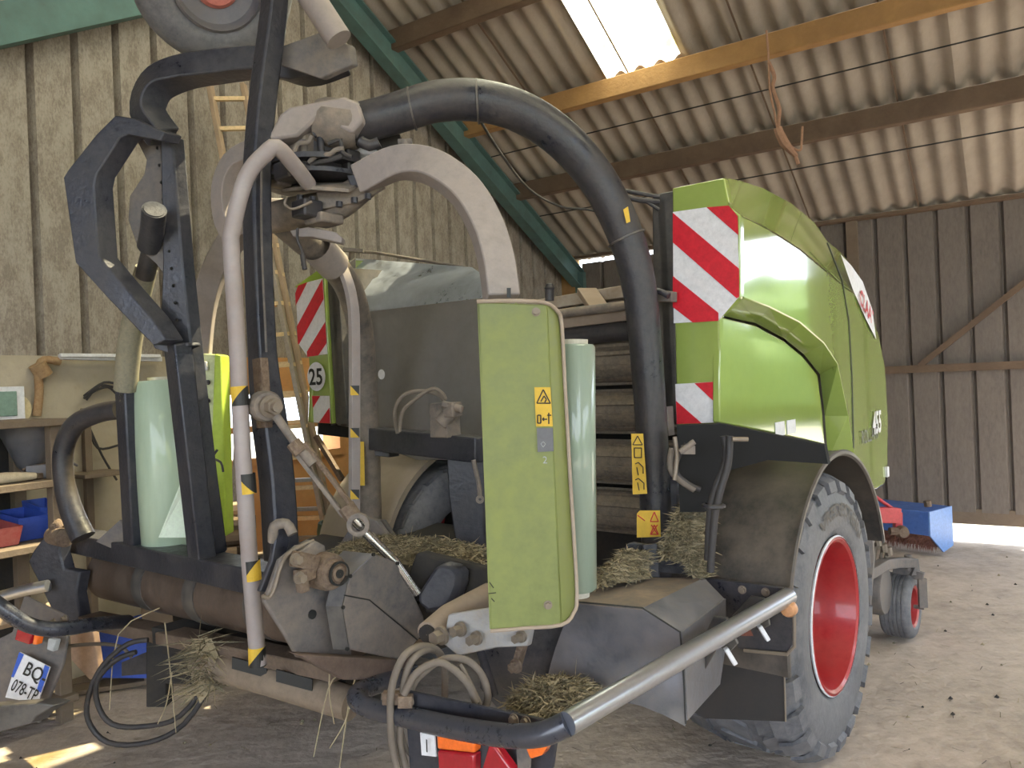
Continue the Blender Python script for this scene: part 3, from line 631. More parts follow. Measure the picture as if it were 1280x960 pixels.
mb = MB(); mb.prism([P(x,y,2.68) for x,y in [(395,240),(452,236),(470,228),(482,234),(450,252),(400,262)]], V((0,.02,0))); part('arm_gusset', mb, M_dusty, hub, bevel=.003)
mb = MB()
for x,y in ((424,256),(443,251),(460,246),(375,248),(391,250)): mb.tube([P(x,y-4,2.67), P(x,y+3,2.67)], .012, 8)
part('bolt', mb, M_black, hub)
# drive blocks
for (x,y,d,w,hh,m) in ((384,186,2.72,.05,.07,M_dusty),(365,215,2.62,.045,.03,M_black),(412,205,2.75,.05,.03,M_plate),(437,205,2.72,.03,.045,M_black),(350,220,2.7,.03,.04,M_dusty),(384,262,2.66,.04,.03,M_black),(405,275,2.7,.05,.018,M_dusty)):
    mb = MB(); mb.box(P(x,y,d), MR*w, MF*w, Z*hh); part('drive_block', mb, m, hub, bevel=.008)
mb = MB(); mb.prism([P(x,y,2.66) for x,y in [(432,216),(440,206),(452,213),(458,226),(450,234),(438,232)]], V((0,.1,0))); part('clevis', mb, M_post, hub, bevel=.004)
for k,(pp,r) in enumerate((([(386,204),(395,195),(412,193),(420,187),(430,186)],.009),([(388,207),(398,203),(410,201),(428,195)],.009),([(366,196),(372,180),(385,178),(390,170)],.008),([(410,180),(425,175),(428,190),(440,196)],.007))):
    mb = MB(); mb.tube([P(x,y,2.62) for x,y in pp], r, 8, 3); part('hub_hose', mb, M_dusty if k % 2 == 0 else M_hoseb, hub)
mb = MB()
for pp in ([(358,247),(356,255),(364,261),(374,259),(390,252)],): mb.tube([P(x,y,2.6) for x,y in pp], .005, 6, 3)
part('wire_loop', mb, M_bolt, hub)
mb = MB(); mb.tube([P(x,y,2.6) for x,y in [(372,285),(372,300),(378,315),(378,332)]], .005, 6, 3); mb.tube([P(378,318,2.6), P(381,337,2.6)], .009, 8); part('dangling_cable', mb, M_hoseb, hub)
mb = MB(); mb.prism([P(x,y,2.72) for x,y in [(362,288),(385,283),(420,290),(428,297),(427,304),(418,302),(390,296),(366,296)]], V((0,.05,0))); part('cable_guide', mb, M_beige, hub, bevel=.004)
for k,(pp,r,m) in enumerate((([(378,176),(381,205)],.016,M_plate),([(400,172),(403,196)],.012,M_black),([(392,168),(418,160),(430,175)],.014,M_black),([(362,196),(360,215)],.018,M_black),([(450,176),(462,182),(474,178)],.02,M_black),([(505,176),(507,186)],.016,M_plate),([(498,178),(515,177)],.012,M_plate))):
    mb = MB(); mb.tube([P(x,y,2.66) for x,y in pp], r, 10, 2); part('hub_fitting', mb, m, hub)
# white lump and strand stand in for bright highlights by the arm
mb = MB(); mb.lathe(P(452,200,2.8), V((1,-.2,.2)), [(.001,-.09),(.03,-.08),(.045,-.02),(.035,.05),(.001,.08)], 14); mb.tube([P(430,202,2.75),P(445,190,2.75),P(470,192,2.75),P(484,200,2.75)], .012, 8, 3); part('hub_highlight', mb, M_white, hub)
# right swing arm (box section, pale)
mb = MB(); mb.tube([P(x,y,d) for x,y,d in ((452,224,2.68),(490,206,2.62),(520,204,2.58),(550,214,2.53),(582,240,2.48),(606,280,2.43),(620,325,2.38),(627,375,2.34))], (.042,.05), 4, 5, flat=MF*.6+Z*.0-MR*.8); part('swing_arm', mb, M_beige, hub, bevel=.005)
mb = MB(); mb.box(P(636,366,2.28), CR*.006, CU*.014, V((0,.004,0))); part('arm_slot', mb, M_blk, hub)
# left swing arm
mb = MB(); mb.tube([P(x,y,d) for x,y,d in ((345,262,2.9),(305,285,3.05),(275,325,3.15),(257,375,3.22),(250,430,3.25),(249,470,3.25))], (.05,.045), 4, 5, flat=MF*.6-MR*.8); part('swing_arm', mb, M_beige, hub, bevel=.005)
mb = MB(); mb.tube([P(x,y,2.95) for x,y in ((318,190),(293,205),(281,235),(284,275),(300,300))], (.035,.04), 4, 4, flat=MF); part('curved_link', mb, M_beige, hub, bevel=.004)
# safety bars (white tube with black and yellow bands)
def hazard_bar(path, r, bands, par, name='safety_bar', nm=3):
    mb = MB(); mb.tube(path, r, 16, nm); o = part(name, mb, M_white_tube, par)
    for (x, y0, y1, d, flip) in bands:
        pt, pb = P(x[0], y0, d), P(x[1], y1, d); ax = (pt-pb); L = ax.length; ax.normalize()
        fx_ = (-CF-ax*(-CF).dot(ax)).normalized(); sx_ = ax.cross(fx_); R_ = r+.0012; S = 24
        lo, mi, hi = [], [], []
        for k in range(S):
            t = 2*PI*k/S; dd_ = (fx_*math.cos(t)+sx_*math.sin(t))*R_; m_ = .5+.5*math.sin(t)*(1 if flip else -1)
            lo.append(pb+dd_); mi.append(pb+dd_+ax*L*m_); hi.append(pb+dd_+ax*L)
        b = MB(); b.add(lo+mi, [(k,(k+1)%S,S+(k+1)%S,S+k) for k in range(S)]); b.m = 1; b.add(mi+hi, [(k,(k+1)%S,S+(k+1)%S,S+k) for k in range(S)])
        part('hazard_band', b, [M_blk, M_yel] if (y0 < 520 or y0 > 700 ) else [M_yel, M_blk], o, smooth=False)
    return o
hazard_bar([P(x,y,d) for x,y,d in ((386,230,2.62),(368,207,2.52),(346,184,2.44),(332,192,2.43),(312,214,2.43),(300,245,2.43),(290,290,2.43),(289,310,2.43),(296,420,2.44),(303,560,2.45),(312,700,2.45),(323,831,2.45))], .026, [((299,301),483,507,2.445,True),((308,310),592,617,2.45,False),((314,316),700,725,2.45,True),((321,322),808,832,2.45,True)], hub)
mb = MB(); mb.tube([P(x,y,3.2) for x,y in ((405,305),(418,318),(432,345),(440,375),(443,420),(443,600),(443,665))], (.022,.012), 4, 3, flat=MF); sb2 = part('safety_bar', mb, M_white_tube, hub, bevel=.002)
for y in (482, 535, 612):
    mb = MB(); mb.add([P(438,y,3.17),P(449,y,3.17),P(449,y+12,3.17)],[(0,1,2)]); mb.m = 1; mb.add([P(438,y,3.17),P(449,y+12,3.17),P(438,y+12,3.17)],[(0,1,2)]); part('hazard_band', mb, [M_blk, M_yel], sb2, smooth=False)
# ---- big black boom
mb = MB(); bp_ = [(822,694,2.93),(818,600,2.92),(812,500,2.90),(804,400,2.88),(795,340,2.86),(778,285,2.84),(748,226,2.82),(705,176,2.79),(655,142,2.77),(600,126,2.75),(545,127,2.74),(500,140,2.72),(465,150,2.72),(430,156,2.72)]
mb.tube([P(*q) for q in bp_], [.060]*3+[.062,.065,.067,.07,.072,.073,.073,.072,.07,.07,.07], 26, 5); boom = part('boom', mb, M_black)
for x0,y0,x1,y1 in ((765,305,802,292),(595,112,592,148),(512,120,518,156)):
    pass
for (x,y,d,nx_,ny_,r_) in ((783,298,2.845,.45,1.0,.069),(597,127,2.75,1,-.05,.075),(515,136,2.73,1,-.2,.073)):
    mb = MB(); c_ = P(x,y,d); ax = (CR*nx_-CU*ny_).normalized(); mb.lathe(c_, ax, [(r_,-.004),(r_+.003,-.003),(r_+.003,.003),(r_,.004)], 30); part('cable_tie', mb, M_sheet, boom)
def ysticker(px, d, par):
    return sticker('warning_sticker', px, d, M_yel, par, .0)
s1 = ysticker([(789,542),(804,542),(809,617),(791,618)], 2.835, boom)
lines([[(797,545),(791,556),(803,556),(797,545)],[(793,560),(802,560),(802,572),(793,572),(793,560)],[(794,580),(798,578),(804,584),(804,592)],[(796,584),(798,594)],[(794,600),(798,598),(805,604),(805,612)],[(797,603),(799,613)]], 2.832, M_blk, s1, w=.0018)
s2 = ysticker([(796,642),(800,638),(825,638),(826,671),(796,672)], 2.85, boom)
lines([[(818,640),(813,652),(823,652),(818,640)],[(818,656),(813,668),(823,668),(818,656)],[(814,656),(822,668)],[(822,656),(814,668)],[(797,644),(806,651)]], 2.846, M_red, s2, w=.0018)
sticker('warning_sticker', [(779,262),(785,258),(788,277),(783,279)], 2.76, M_yel, boom)
# boom foot flange
mb = MB(); mb.prism([P(x,y,2.8) for x,y in [(783,680),(790,678),(814,682),(814,722),(772,722),(760,722)]], MF*.02); part('boom_foot', mb, M_post, bevel=.004)
mb = MB(); mb.bar(P(812,680,2.76), P(816,722,2.76), .012, .05); mb.prism([P(x,y,2.86) for x,y in [(815,700),(863,702),(863,718),(816,716)]], MF*.1); part('foot_rib', mb, M_post, bevel=.003)
# grab handle beside boom
mb = MB(); mb.tube([Pf(x,y,2.6) for x,y in ((836,370),(823,364),(811,366),(809,385),(809,440),(808,490),(812,525),(820,538),(832,540))], .012, 12, 3); gh = part('grab_handle', mb, M_post)
for pts in ([(817,362),(839,364),(839,377),(817,377)], [(822,510),(834,508),(836,545),(826,545)]):
    mb = MB(); mb.prism([Pf(x,y,2.62) for x,y in pts], MF*.05); part('handle_bracket', mb, M_plate, gh, bevel=.003)
# upper head under the boom end
mb = MB(); mb.lathe(P(425,155,2.7), CR*1-CU*.12, [(.001,-.08),(.075,-.08),(.085,-.05),(.085,.05),(.075,.07)], 26); part('boom_collar', mb, M_dusty, boom)
mb = MB(); mb.prism([P(x,y,2.62) for x,y in [(332,176),(350,142),(362,133),(430,120),(448,128),(455,150),(440,166),(420,158),(398,146),(372,170)]], V((0,.14,0))); part('head_cover', mb, M_beige, hub, bevel=.01)
mb = MB(); mb.prism([P(x,y,2.78) for x,y in [(350,168),(500,168),(500,190),(470,188),(440,178),(360,205)]], V((0,.04,0))); part('head_shade_sheet', mb, M_dark, hub)  # dark sheet fills in the black shadow behind the head
# left frame leg (dusty tube)
mb = MB(); mb.tube([P(x,y,d) for x,y,d in ((345,275,2.95),(378,300,3.05),(410,325,3.2),(436,360,3.4),(450,410,3.6),(456,480,3.75),(460,560,3.85),(463,680,3.9))], [.045,.055,.06,.06,.06,.06,.06,.06], 20, 4); lg = part('frame_leg', mb, M_dusty)
mb = MB(); mb.lathe(P(413,327,3.18), P(436,360,3.4)-P(378,300,3.05), [(.064,-.12),(.068,-.1),(.068,.03),(.062,.035)], 20); part('leg_sleeve', mb, M_beige, lg)
st2 = sticker('warning_sticker', [(447,552),(455,552),(456,607),(448,607)], 3.77, M_yel, lg, 0)
# ---- rear guard posts on the tail beam
FT = 1.53
tb0 = Pf(60, 692, FT); 
mb = MB(); a = Pf(72, 684, FT); b = Pf(436, 716, FT); 
a = W(FT, -4.02, .93); b = W(FT, -1.95, .95)
mb.bar(a, b, .13, .09); tail = part('tail_beam', mb, M_post, bevel=.006)
mb = MB(); mb.prism([P(x,y,3.3) for x,y in [(120,677),(150,650),(162,672),(150,690)]], MF*.05); part('beam_gusset', mb, M_plate, tail)
# the plate loop post (post C)
cz = .05
def postpoly(pts, d): return [P(x,y,d) for x,y in pts]
mb = MB(); mb.prism([P(x,y,d) for x,y,d in ((200,170,2.86),(215,170,2.86),(228,330,2.88),(243,470,2.9),(258,600,2.92),(270,690,2.93),(262,700,2.93),(236,715,2.93),(222,560,2.92),(210,440,2.9),(190,430,2.9),(200,405,2.89),(203,330,2.88))], MF*.05); pc = part('guard_post', mb, M_post, bevel=.006)
mb = MB(); mb.bar(P(222,430,2.86), P(253,700,2.9), .085, .07, up=MF); part('post_web', mb, M_post, pc, bevel=.006)
mb = MB(); mb.prism([P(x,y,2.84) for x,y in [(190,431),(234,428),(236,432),(212,442),(194,436)]], MF*.05); part('post_shelf', mb, M_post, pc, bevel=.003)
# inner plate with slot outline
mb = MB(); mb.prism([P(x,y,2.9) for x,y in [(152,168),(200,170),(222,420),(190,432),(203,408),(206,345),(195,330),(172,310),(160,275),(162,245),(180,218),(183,200),(172,178)]], MF*.012); part('post_plate', mb, M_plate, pc, bevel=.003)
mb = MB()
for k in range(11):
    t = k/10; mb.bolt(P(197+25*t, 185+215*t, 2.88), -MF, .005, .004)
part('rivet', mb, M_blk, pc)
# outer bent flat bar
fb = [(170,150,2.80),(142,152,2.80),(118,175,2.79),(97,212,2.78),(86,228,2.78),(92,290,2.79),(100,325,2.80),(125,355,2.82),(160,395,2.84),(185,425,2.86),(208,462,2.88),(222,500,2.89)]
def flatbar(pts, wd, th, m, par, name):
    vs = []; n = len(pts)
    for i,(x,y,d) in enumerate(pts):
        p = P(x,y,d); x0,y0,_ = pts[max(i-1,0)]; x1,y1,_ = pts[min(i+1,n-1)]
        t = P(x1,y1,d)-P(x0,y0,d); t.normalize(); nrm = CF.cross(t).normalized()
        wv = (MR*.8-MF*.2)*wd/2 if False else (CR*.55-CF*.5).normalized()*wd/2
        wv = wv-t*wv.dot(t)*.6
        vs += [p-wv-nrm*th/2, p+wv-nrm*th/2, p+wv+nrm*th/2, p-wv+nrm*th/2]
    fs = [(4*i+k, 4*i+(k+1)%4, 4*i+4+(k+1)%4, 4*i+4+k) for i in range(n-1) for k in range(4)]+[(0,1,2,3),(4*n-1,4*n-2,4*n-3,4*n-4)]
    mb = MB(); mb.add(vs, fs); return part(name, mb, m, par, bevel=.002)
mb = MB(); mb.prism([P(x,y,2.78) for x,y in [(144,144),(168,148),(205,165),(200,176),(160,168),(150,172),(120,218),(117,232),(123,320),(150,352),(190,398),(207,425),(192,432),(170,410),(132,370),(94,328),(79,222),(85,212),(120,168)]], MF*.07); part('bent_bar', mb, M_post, pc, bevel=.004)
# pin through the plate
mb = MB(); mb.tube([P(193,262,2.76), P(190,290,2.84), P(186,308,2.9)], .042, 20); mb.lathe(P(193,262,2.76), P(193,262,2.76)-P(186,308,2.9), [(.001,.004),(.036,.004),(.036,.0)], 20); part('pivot_pin', mb, M_post, pc)
# post B
mb = MB(); mb.bar(P(161,487,3.18), P(172,690,3.25), .09, .08, up=MF); pb_ = part('guard_post', mb, M_post, bevel=.008)
mb = MB(); mb.tube([P(157,487,3.15), P(162,430,3.1), P(172,380,3.05), P(183,335,3.0)], [.046,.046,.042,.04], 20, 2); part('olive_sleeve', mb, mat('olive_tube', (.20,.19,.14), .6, 0, (.32,.28,.2), .7, 12), pb_)
mb = MB(); mb.tube([P(181,345,3.0), P(190,312,2.93)], .036, 18); part('black_sleeve', mb, M_black, pb_)
mb = MB(); mb.tube([P(x,y,d) for x,y,d in ((150,512,3.3),(125,516,3.33),(95,530,3.36),(80,560,3.38),(80,600,3.38),(90,640,3.36),(104,672,3.34))], [.042]*5+[.047,.05], 20, 4); part('elbow_pipe', mb, M_black, tail)
# post D
mb = MB(); mb.tube([P(x,y,d) for x,y,d in ((352,700,2.55),(346,600,2.56),(336,520,2.57),(328,440,2.58),(322,300,2.6),(322,200,2.62),(330,110,2.64),(342,20,2.66),(346,-40,2.66))], [(.045,.042)]*3+[(.036,.036)]*6, 4, 3, flat=MF); pd = part('guard_post', mb, M_post, bevel=.008)
mb = MB(); mb.bar(P(325,448,2.53), P(331,535,2.52), .05, .03, up=MF); part('rusty_patch_plate', mb, M_rust, pd, bevel=.003)
# bolt + turnbuckle link
mb = MB(); c_ = P(333,508,2.47); mb.lathe(c_, -CF+CR*.7, [(.001,.02),(.045,.02),(.05,.01),(.05,-.04)], 24); part('eye_boss', mb, M_dusty, pd)
mb = MB(); ax = (-CF+CR*.9).normalized(); mb.tube([c_+ax*.02, c_+ax*.035], .036, 20); mb.tube([c_+ax*.03, c_+ax*.065], .026, 6); mb.tube([c_+ax*.065, c_+ax*.085], .017, 14); part('bolt', mb, M_bolt, pd)
tl = empty('top_link', P(440, 620, 2.45)); tl.parent = BAL; tl.location = WL[tl.name]-WL[BAL.name]
mb = MB(); mb.tube([P(345,520,2.43), P(372,558,2.43)], .014, 12); mb.tube([P(372,556,2.43), P(392,580,2.43)], .018, 12); part('rod_end', mb, M_dusty, tl)
for off in (-1, 1):
    mb = MB(); o_ = CR*.016*off+CU*.012*off; mb.bar(P(374,558,2.43)+o_, P(436,640,2.45)+o_, .014, .024, up=CF); part('turnbuckle_body', mb, M_rust if off > 0 else M_dusty, tl, bevel=.002)
mb = MB(); mb.tube([P(366,553,2.42), P(376,566,2.42)], .024, 6); part('lock_nut', mb, M_rust, tl); mb = MB(); mb.tube([P(432,632,2.43), P(443,648,2.43)], .028, 6); part('lock_nut', mb, M_rust, tl)
mb = MB(); mb.tube([P(443,648,2.44), P(456,662,2.45)], .02, 12); mb.tube([P(456,665,2.45), P(496,704,2.47)], .015, 12); mb.tube([P(494,702,2.46), P(522,742,2.48)], .014, 12); part('threaded_rod', mb, M_shin, tl)
mb = MB(); mb.lathe(P(449,655,2.42), -CF, [(.022,.0),(.036,.0),(.036,.02),(.022,.02)], 20); part('eye_ring', mb, M_dusty, tl)
# weld beads down the post, seams
mb = MB(); mb.tube([P(x,y,d-.045) for x,y,d in ((333,440,2.58),(327,300,2.6),(327,200,2.62))], .004, 6, 6); part('weld_bead', mb, M_plate, pd)
# top frame (curved) + tyre
mb = MB(); mb.tube([P(x,y,2.85) for x,y in ((205,172),(185,140),(195,108),(225,92),(270,84),(330,78),(380,88),(430,72))], (.05,.045), 4, 4, flat=MF); part('top_guard_frame', mb, M_post, bevel=.006)
mb = MB(); mb.tube([P(372,-30,2.6), P(424,50,2.6)], .045, 20); part('lift_cylinder', mb, M_beige, hub)
mb = MB(); mb.prism([P(x,y,2.7) for x,y in [(345,60),(400,40),(436,56),(440,80),(400,98),(345,80)]], MF*.03); part('lift_bracket', mb, M_plate, hub, bevel=.004)
# ---- transverse drum, side plates of the wrapping table
mb = MB(); za = .74; ra_ = W(1.62, -3.78, .775); rb_ = W(1.62, -2.0, .845); mb.tube([ra_, rb_], .125, 32); dr = part('table_drum', mb, M_brown)
dv = (rb_-ra_).normalized(); Ld = (rb_-ra_).length
for t in (.28, .52, .76, .93):
    mb = MB(); mb.tube([ra_+dv*(Ld*t-.05), ra_+dv*(Ld*t+.035)], .128, 32); part('drum_band', mb, M_sheet, dr)
mb = MB(); mb.bar(P(112,774,3.45), P(430,838,2.5), .10, .05); part('lower_rail', mb, mat('rusty_brown_rail', (.12,.085,.065), .7, .1, (.2,.15,.11), .6, 6, .2), bevel=.005)
# left end plate
mb = MB(); mb.prism([P(x,y,3.45) for x,y in [(35,702),(42,688),(60,664),(72,660),(78,668),(74,690),(80,712),(100,715),(95,742),(100,770),(85,795),(68,770),(48,728)]], MF*.05); el = part('table_end_plate', mb, M_post, bevel=.006)
mb = MB(); mb.tube([P(70,670,3.42)-MR*.03, P(70,670,3.42)+MR*.1], .04, 18); mb.tube([P(68,655,3.42), P(78,662,3.42)], .03, 10); part('pivot_boss', mb, M_rust, el)
# right end plates
R1 = -1.93
RP = [(330,745),(345,700),(362,686),(392,672),(410,680),(432,690),(445,680),(470,688),(500,700),(505,712),(500,760),(505,815),(455,845),(395,830),(365,800)]
mb = MB(); mb.prism([Pr(x,y,R1) for x,y in [(330,752),(338,735),(350,700),(372,682),(395,678),(412,700),(430,730),(440,780),(440,836),(372,822),(360,800)]], -MR*.02); er = part('table_end_plate', mb, M_plate, bevel=.006)
mb = MB(); mb.tube([Pr(x,y,R1+.005) for x,y in ((328,745),(336,747),(343,735),(352,705),(366,688),(392,676))], .006, 8, 3); part('plate_flange', mb, M_bolt, er)
mb = MB(); mb.prism([Pr(x,y,R1-.1) for x,y in [(325,740),(340,700),(345,672),(352,655),(362,655),(362,680),(345,740)]], -MR*.02); part('inner_hook_plate', mb, M_post, er, bevel=.004)
mb = MB(); mb.tube([Pr(341,676,R1-.12), Pr(343,658,R1-.1), Pr(358,655,R1-.08), Pr(366,668,R1-.06)], .016, 10, 3); part('hook', mb, M_dusty, er)
# guard box: faceted cover
G0 = -1.84
gf = [(437,720),(466,692),(497,703),(508,720),(530,768),(530,785),(520,800),(500,808),(433,800),(428,752)]
mb = MB(); mb.prism([Pr(x,y,G0) for x,y in [(437,720),(467,692),(497,703),(507,722),(530,770),(532,790),(500,825),(437,812),(430,770),(428,758)]], -MR*.02); gc = part('chain_cover', mb, M_plate, bevel=.006)
mb = MB(); q0 = [Pr(437,720,G0), Pr(467,692,G0)]; q1 = [p-MR*.12-MF*.02 for p in q0]; mb.add(q0+q1, [(0,1,3,2)]); part('cover_top', mb, M_hood, gc, solid=.004, smooth=False)
mb = MB(); q0 = [Pr(437,720,G0), Pr(428,758,G0), Pr(437,812,G0)]; q1 = [p-MR*.05-MF*.02 for p in q0]; mb.add(q0+q1, [(0,1,4,3),(1,2,5,4)]); part('cover_edge', mb, M_sheet, gc, solid=.004, smooth=False)
mb = MB(); mb.tube([Pr(430,744,G0+.003), Pr(462,750,G0+.003), Pr(522,800,G0+.003)], .002, 6); part('cover_crease', mb, M_blk, gc)
mb = MB()
for x,y in ((437,720),(428,759),(466,693),(496,704),(433,811)): mb.tube([Pr(x,y,G0), Pr(x,y,G0)+MR*.006], .006, 8)
part('corner_hole', mb, M_blk, gc)
mb = MB(); c_ = Pr(390,768,R1); mb.tube([c_, c_+MR*.004], .014, 14); part('plate_hole', mb, M_blk, er)
mb = MB(); mb.prism([Pr(x,y,G0-.02) for x,y in [(372,818),(500,825),(532,800),(500,850),(430,850)]], -MR*.05); part('lower_beam', mb, mat('rust_brown_beam', (.09,.06,.05), .75, .1, (.18,.13,.1), .6, 6), gc, bevel=.004)
# pivot bearing
c_ = Pr(398, 712, R1)
mb = MB(); mb.lathe(c_, MR, [(.001,.10),(.022,.10),(.026,.085),(.034,.085),(.04,.07),(.05,.07),(.056,.05),(.056,.0)], 26); pv = part('pivot_bearing', mb, M_rust)
for (x0,y0,x1,y1,w_,h_) in ((366,698,396,704,.045,.03),(370,722,392,714,.04,.03),(376,712,379,740,.03,.03)):
    mb = MB(); mb.bar(Pr(x0,y0,R1+.05), Pr(x1,y1,R1+.05), w_, h_, up=MR); part('bearing_clamp', mb, M_rust, pv, bevel=.005)
mb = MB()
for x,y in ((368,699),(373,722)): mb.bolt(Pr(x,y,R1+.07), MR, .013, .02)
part('bolt', mb, M_bolt, pv)
mb = MB(); mb.lathe(c_, MR, [(.001,.104),(.013,.104),(.014,.09)], 14); mb.lathe(c_, MR, [(.03,.102),(.036,.102),(.036,.095)], 20); part('bearing_hole', mb, M_blk, pv)
mb = MB(); mb.prism([Pr(x,y,R1-.03) for x,y in [(362,688),(382,674),(394,680),(396,700),(368,705)]], MR*.05); part('bearing_plate', mb, M_dusty, pv, bevel=.004)
# rubber bump stop / paddle
mb = MB(); mb.prism([P(x,y,2.5) for x,y in [(521,742),(543,708),(552,705),(566,708),(574,718),(573,732),(566,750),(555,762),(535,766),(522,756)]], MF*.06); part('bump_stop', mb, M_post, bevel=.014)
mb = MB(); mb.prism([P(x,y,2.56) for x,y in [(505,730),(522,738),(530,768),(560,768),(610,740),(610,712),(560,700),(520,690)]], MF*.05); part('crossmember', mb, M_dark, bevel=.01)
# mid frame behind: bracket beam, valve, post, hoses
mb = MB(); mb.bar(P(470,548,3.5), P(604,562,3.05), .09, .1); part('bracket_beam', mb, M_post, bevel=.006)
mb = MB(); mb.prism([P(x,y,3.15) for x,y in [(557,560),(603,566),(606,690),(570,688),(560,620)]], MF*.1); part('frame_pillar', mb, M_post, bevel=.008)
mb = MB(); mb.prism([P(x,y,3.45) for x,y in [(465,535),(485,538),(487,572),(468,570)]], MF*.06); part('beam_end', mb, M_black, bevel=.004)
mb = MB(); mb.tube([P(x,y,3.1) for x,y in ((497,542),(493,515),(502,496),(520,489),(545,492),(556,503))], .008, 8, 4); mb.tube([P(x,y,3.08) for x,y in ((499,540),(503,515),(518,500),(540,486),(553,492),(557,500))], .008, 8, 4); part('hose_loop', mb, M_hose)
mb = MB(); mb.box(P(566,512,3.08), MR*.025, MF*.03, Z*.03); mb.tube([P(553,505,3.08), P(578,512,3.05)], .016, 10); mb.tube([P(550,530,3.1), P(563,516,3.1)], .03, 12); mb.box(P(556,525,3.15), MR*.05, MF*.04, Z*.07); part('hydraulic_valve', mb, M_dusty, bevel=.005)
mb = MB(); mb.tube([P(592,575,2.95), P(594,585,2.95), P(599,608,2.95), P(600,622,2.95)], .009, 8, 3); mb.lathe(P(600,624,2.95), -CF, [(.006,0),(.016,0),(.016,.01),(.006,.01)], 12); part('hook_handle', mb, M_dusty)
mb = MB(); mb.prism([P(x,y,3.2) for x,y in [(418,690),(440,655),(450,645),(470,650),(500,690)]], MF*.02); mb.prism([P(x,y,3.3) for x,y in [(466,650),(478,650),(505,690),(475,690)]], MF*.02); part('leg_gusset', mb, M_plate, bevel=.003)
# pipes and hoses on the right behind the hazard board
for k,(pp,d,r,m) in enumerate((([(905,545),(908,575),(895,610),(888,640),(885,700)],2.62,.014,M_hoseb),([(912,545),(910,580),(900,615),(893,650),(888,715)],2.6,.013,M_hoseb),([(840,560),(838,585),(850,600),(868,612)],2.66,.012,M_hose),([(858,555),(848,570),(845,590),(860,605),(875,612)],2.66,.010,M_hoseb),([(843,546),(846,570),(843,600)],2.64,.008,M_bolt))):
    mb = MB(); mb.tube([P(x,y,d) for x,y in pp], r, 10, 4); part('side_hose', mb, m)
mb = MB(); mb.lathe(P(892,632,2.6), CU, [(.03,-.008),(.04,-.004),(.04,.004),(.03,.008)], 16); part('hose_clamp', mb, M_black)
mb = MB(); mb.box(P(860,562,2.62), CR*.02, CU*.014, CF*.02); mb.tube([P(850,565,2.6), P(868,552,2.6)], .01, 8); part('hydraulic_coupling', mb, M_dusty); mb = MB(); mb.tube([P(915,549,2.55), P(935,549,2.55)], .008, 10); part('quick_coupling', mb, M_bolt)
mb = MB(); mb.prism([P(x,y,2.75) for x,y in [(846,532),(900,530),(1030,556),(1035,580),(960,575),(905,590),(880,640),(850,640)]], MF*.03); part('under_cover_void', mb, mat('void_black', (.006,.006,.007), .9))  # near-black sheet stands in for the unlit hollow below the cover
mb = MB(); mb.prism([P(x,y,2.9) for x,y in [(822,560),(846,560),(846,660),(824,672)]], MF*.05); part('inner_post', mb, M_post)
mb = MB(); mb.bar(W(2.62,-1.42,1.25), W(2.62,-1.42,.7), .05, .06); part('fender_stay', mb, M_black)
for x in (985,1000,955):
    pass
mb = MB()
for x,y in ((945,540),(975,547),(1008,554)): mb.tube([Pr(x,y,RL-.02), Pr(x,y+5,RL-.02)], .012, 8)
part('latch_pin', mb, M_bolt)
# ---- hose bundle at the rear
hs = [[(497,962),(490,930),(488,880),(492,850),(505,820),(525,808),(545,812),(555,830),(556,870)], [(507,960),(500,925),(503,880),(506,850),(515,825),(533,812),(548,815),(556,835)], [(512,868),(520,850),(540,832),(560,823),(585,826),(603,845),(610,870),(606,885)], [(505,868),(520,842),(545,828),(565,835),(585,855),(595,878)], [(575,830),(586,850),(596,870),(600,880)], [(500,905),(510,940),(530,955)]]
for k, pp in enumerate(hs):
    mb = MB(); mb.tube([P(x,y,2.1+.02*(k%3)+(.25 if i > 4 and k < 2 else 0)*(i-4)*.25) for i,(x,y) in enumerate(pp)], .0105 if k < 4 else .006, 10, 4); part('rear_hose', mb, M_hose)
mb = MB(); mb.box(P(492,872,2.12), CR*.03, CU*.016, CF*.015); mb.box(P(507,876,2.1), CR*.02, CU*.016, CF*.015); part('hose_clamp', mb, M_rust, bevel=.003)
# low axle tubes under the table, dark underside
mb = MB(); mb.tube([P(250,826,2.9), P(340,850,2.7), P(440,880,2.55)], .055, 18); ax_ = part('lower_cross_tube', mb, mat('brown_dusty_tube', (.2,.15,.11), .65, .1, (.3,.24,.18), .6, 4))
for x,y,d in ((320,840,2.72),(376,856,2.62)):
    mb = MB(); mb.box(P(x-8,y-6,d-.055), CR*.06-CU*.016, CU*.02, CF*.004); part('black_tape', mb, M_blk, ax_)
for pts in ([(205,800,3.1),(330,828,2.8),(440,850,2.65)], [(290,805,3.0),(470,868,2.7)], [(200,800,3.1),(200,880,3.1)]):
    mb = MB()
    for i in range(len(pts)-1): mb.bar(P(*pts[i]), P(*pts[i+1]), .07, .08)
    part('underframe_bar', mb, M_dark, bevel=.005)
mb = MB(); mb.prism([W(f, -2.2, z) for f, z in ((1.75,.55),(3.0,.5),(3.0,.85),(1.75,.72))], -MR*1.3); part('wrapping_table_pan', mb, M_dark, bevel=.01)
mb = MB(); mb.prism([P(x,y,3.15) for x,y in [(152,828),(190,812),(190,842),(152,845)]], MF*.3); part('step_plate', mb, M_black)
mb = MB(); mb.prism([P(x,y,3.05) for x,y in [(190,784),(260,800),(262,856),(193,854)]], MF*.2); part('underframe_box', mb, M_dark)
mb = MB(); mb.tube([W(3.37,-1.5,.55), W(3.37,-3.4,.55)], .06, 16); part('axle', mb, M_black)
mb = MB()
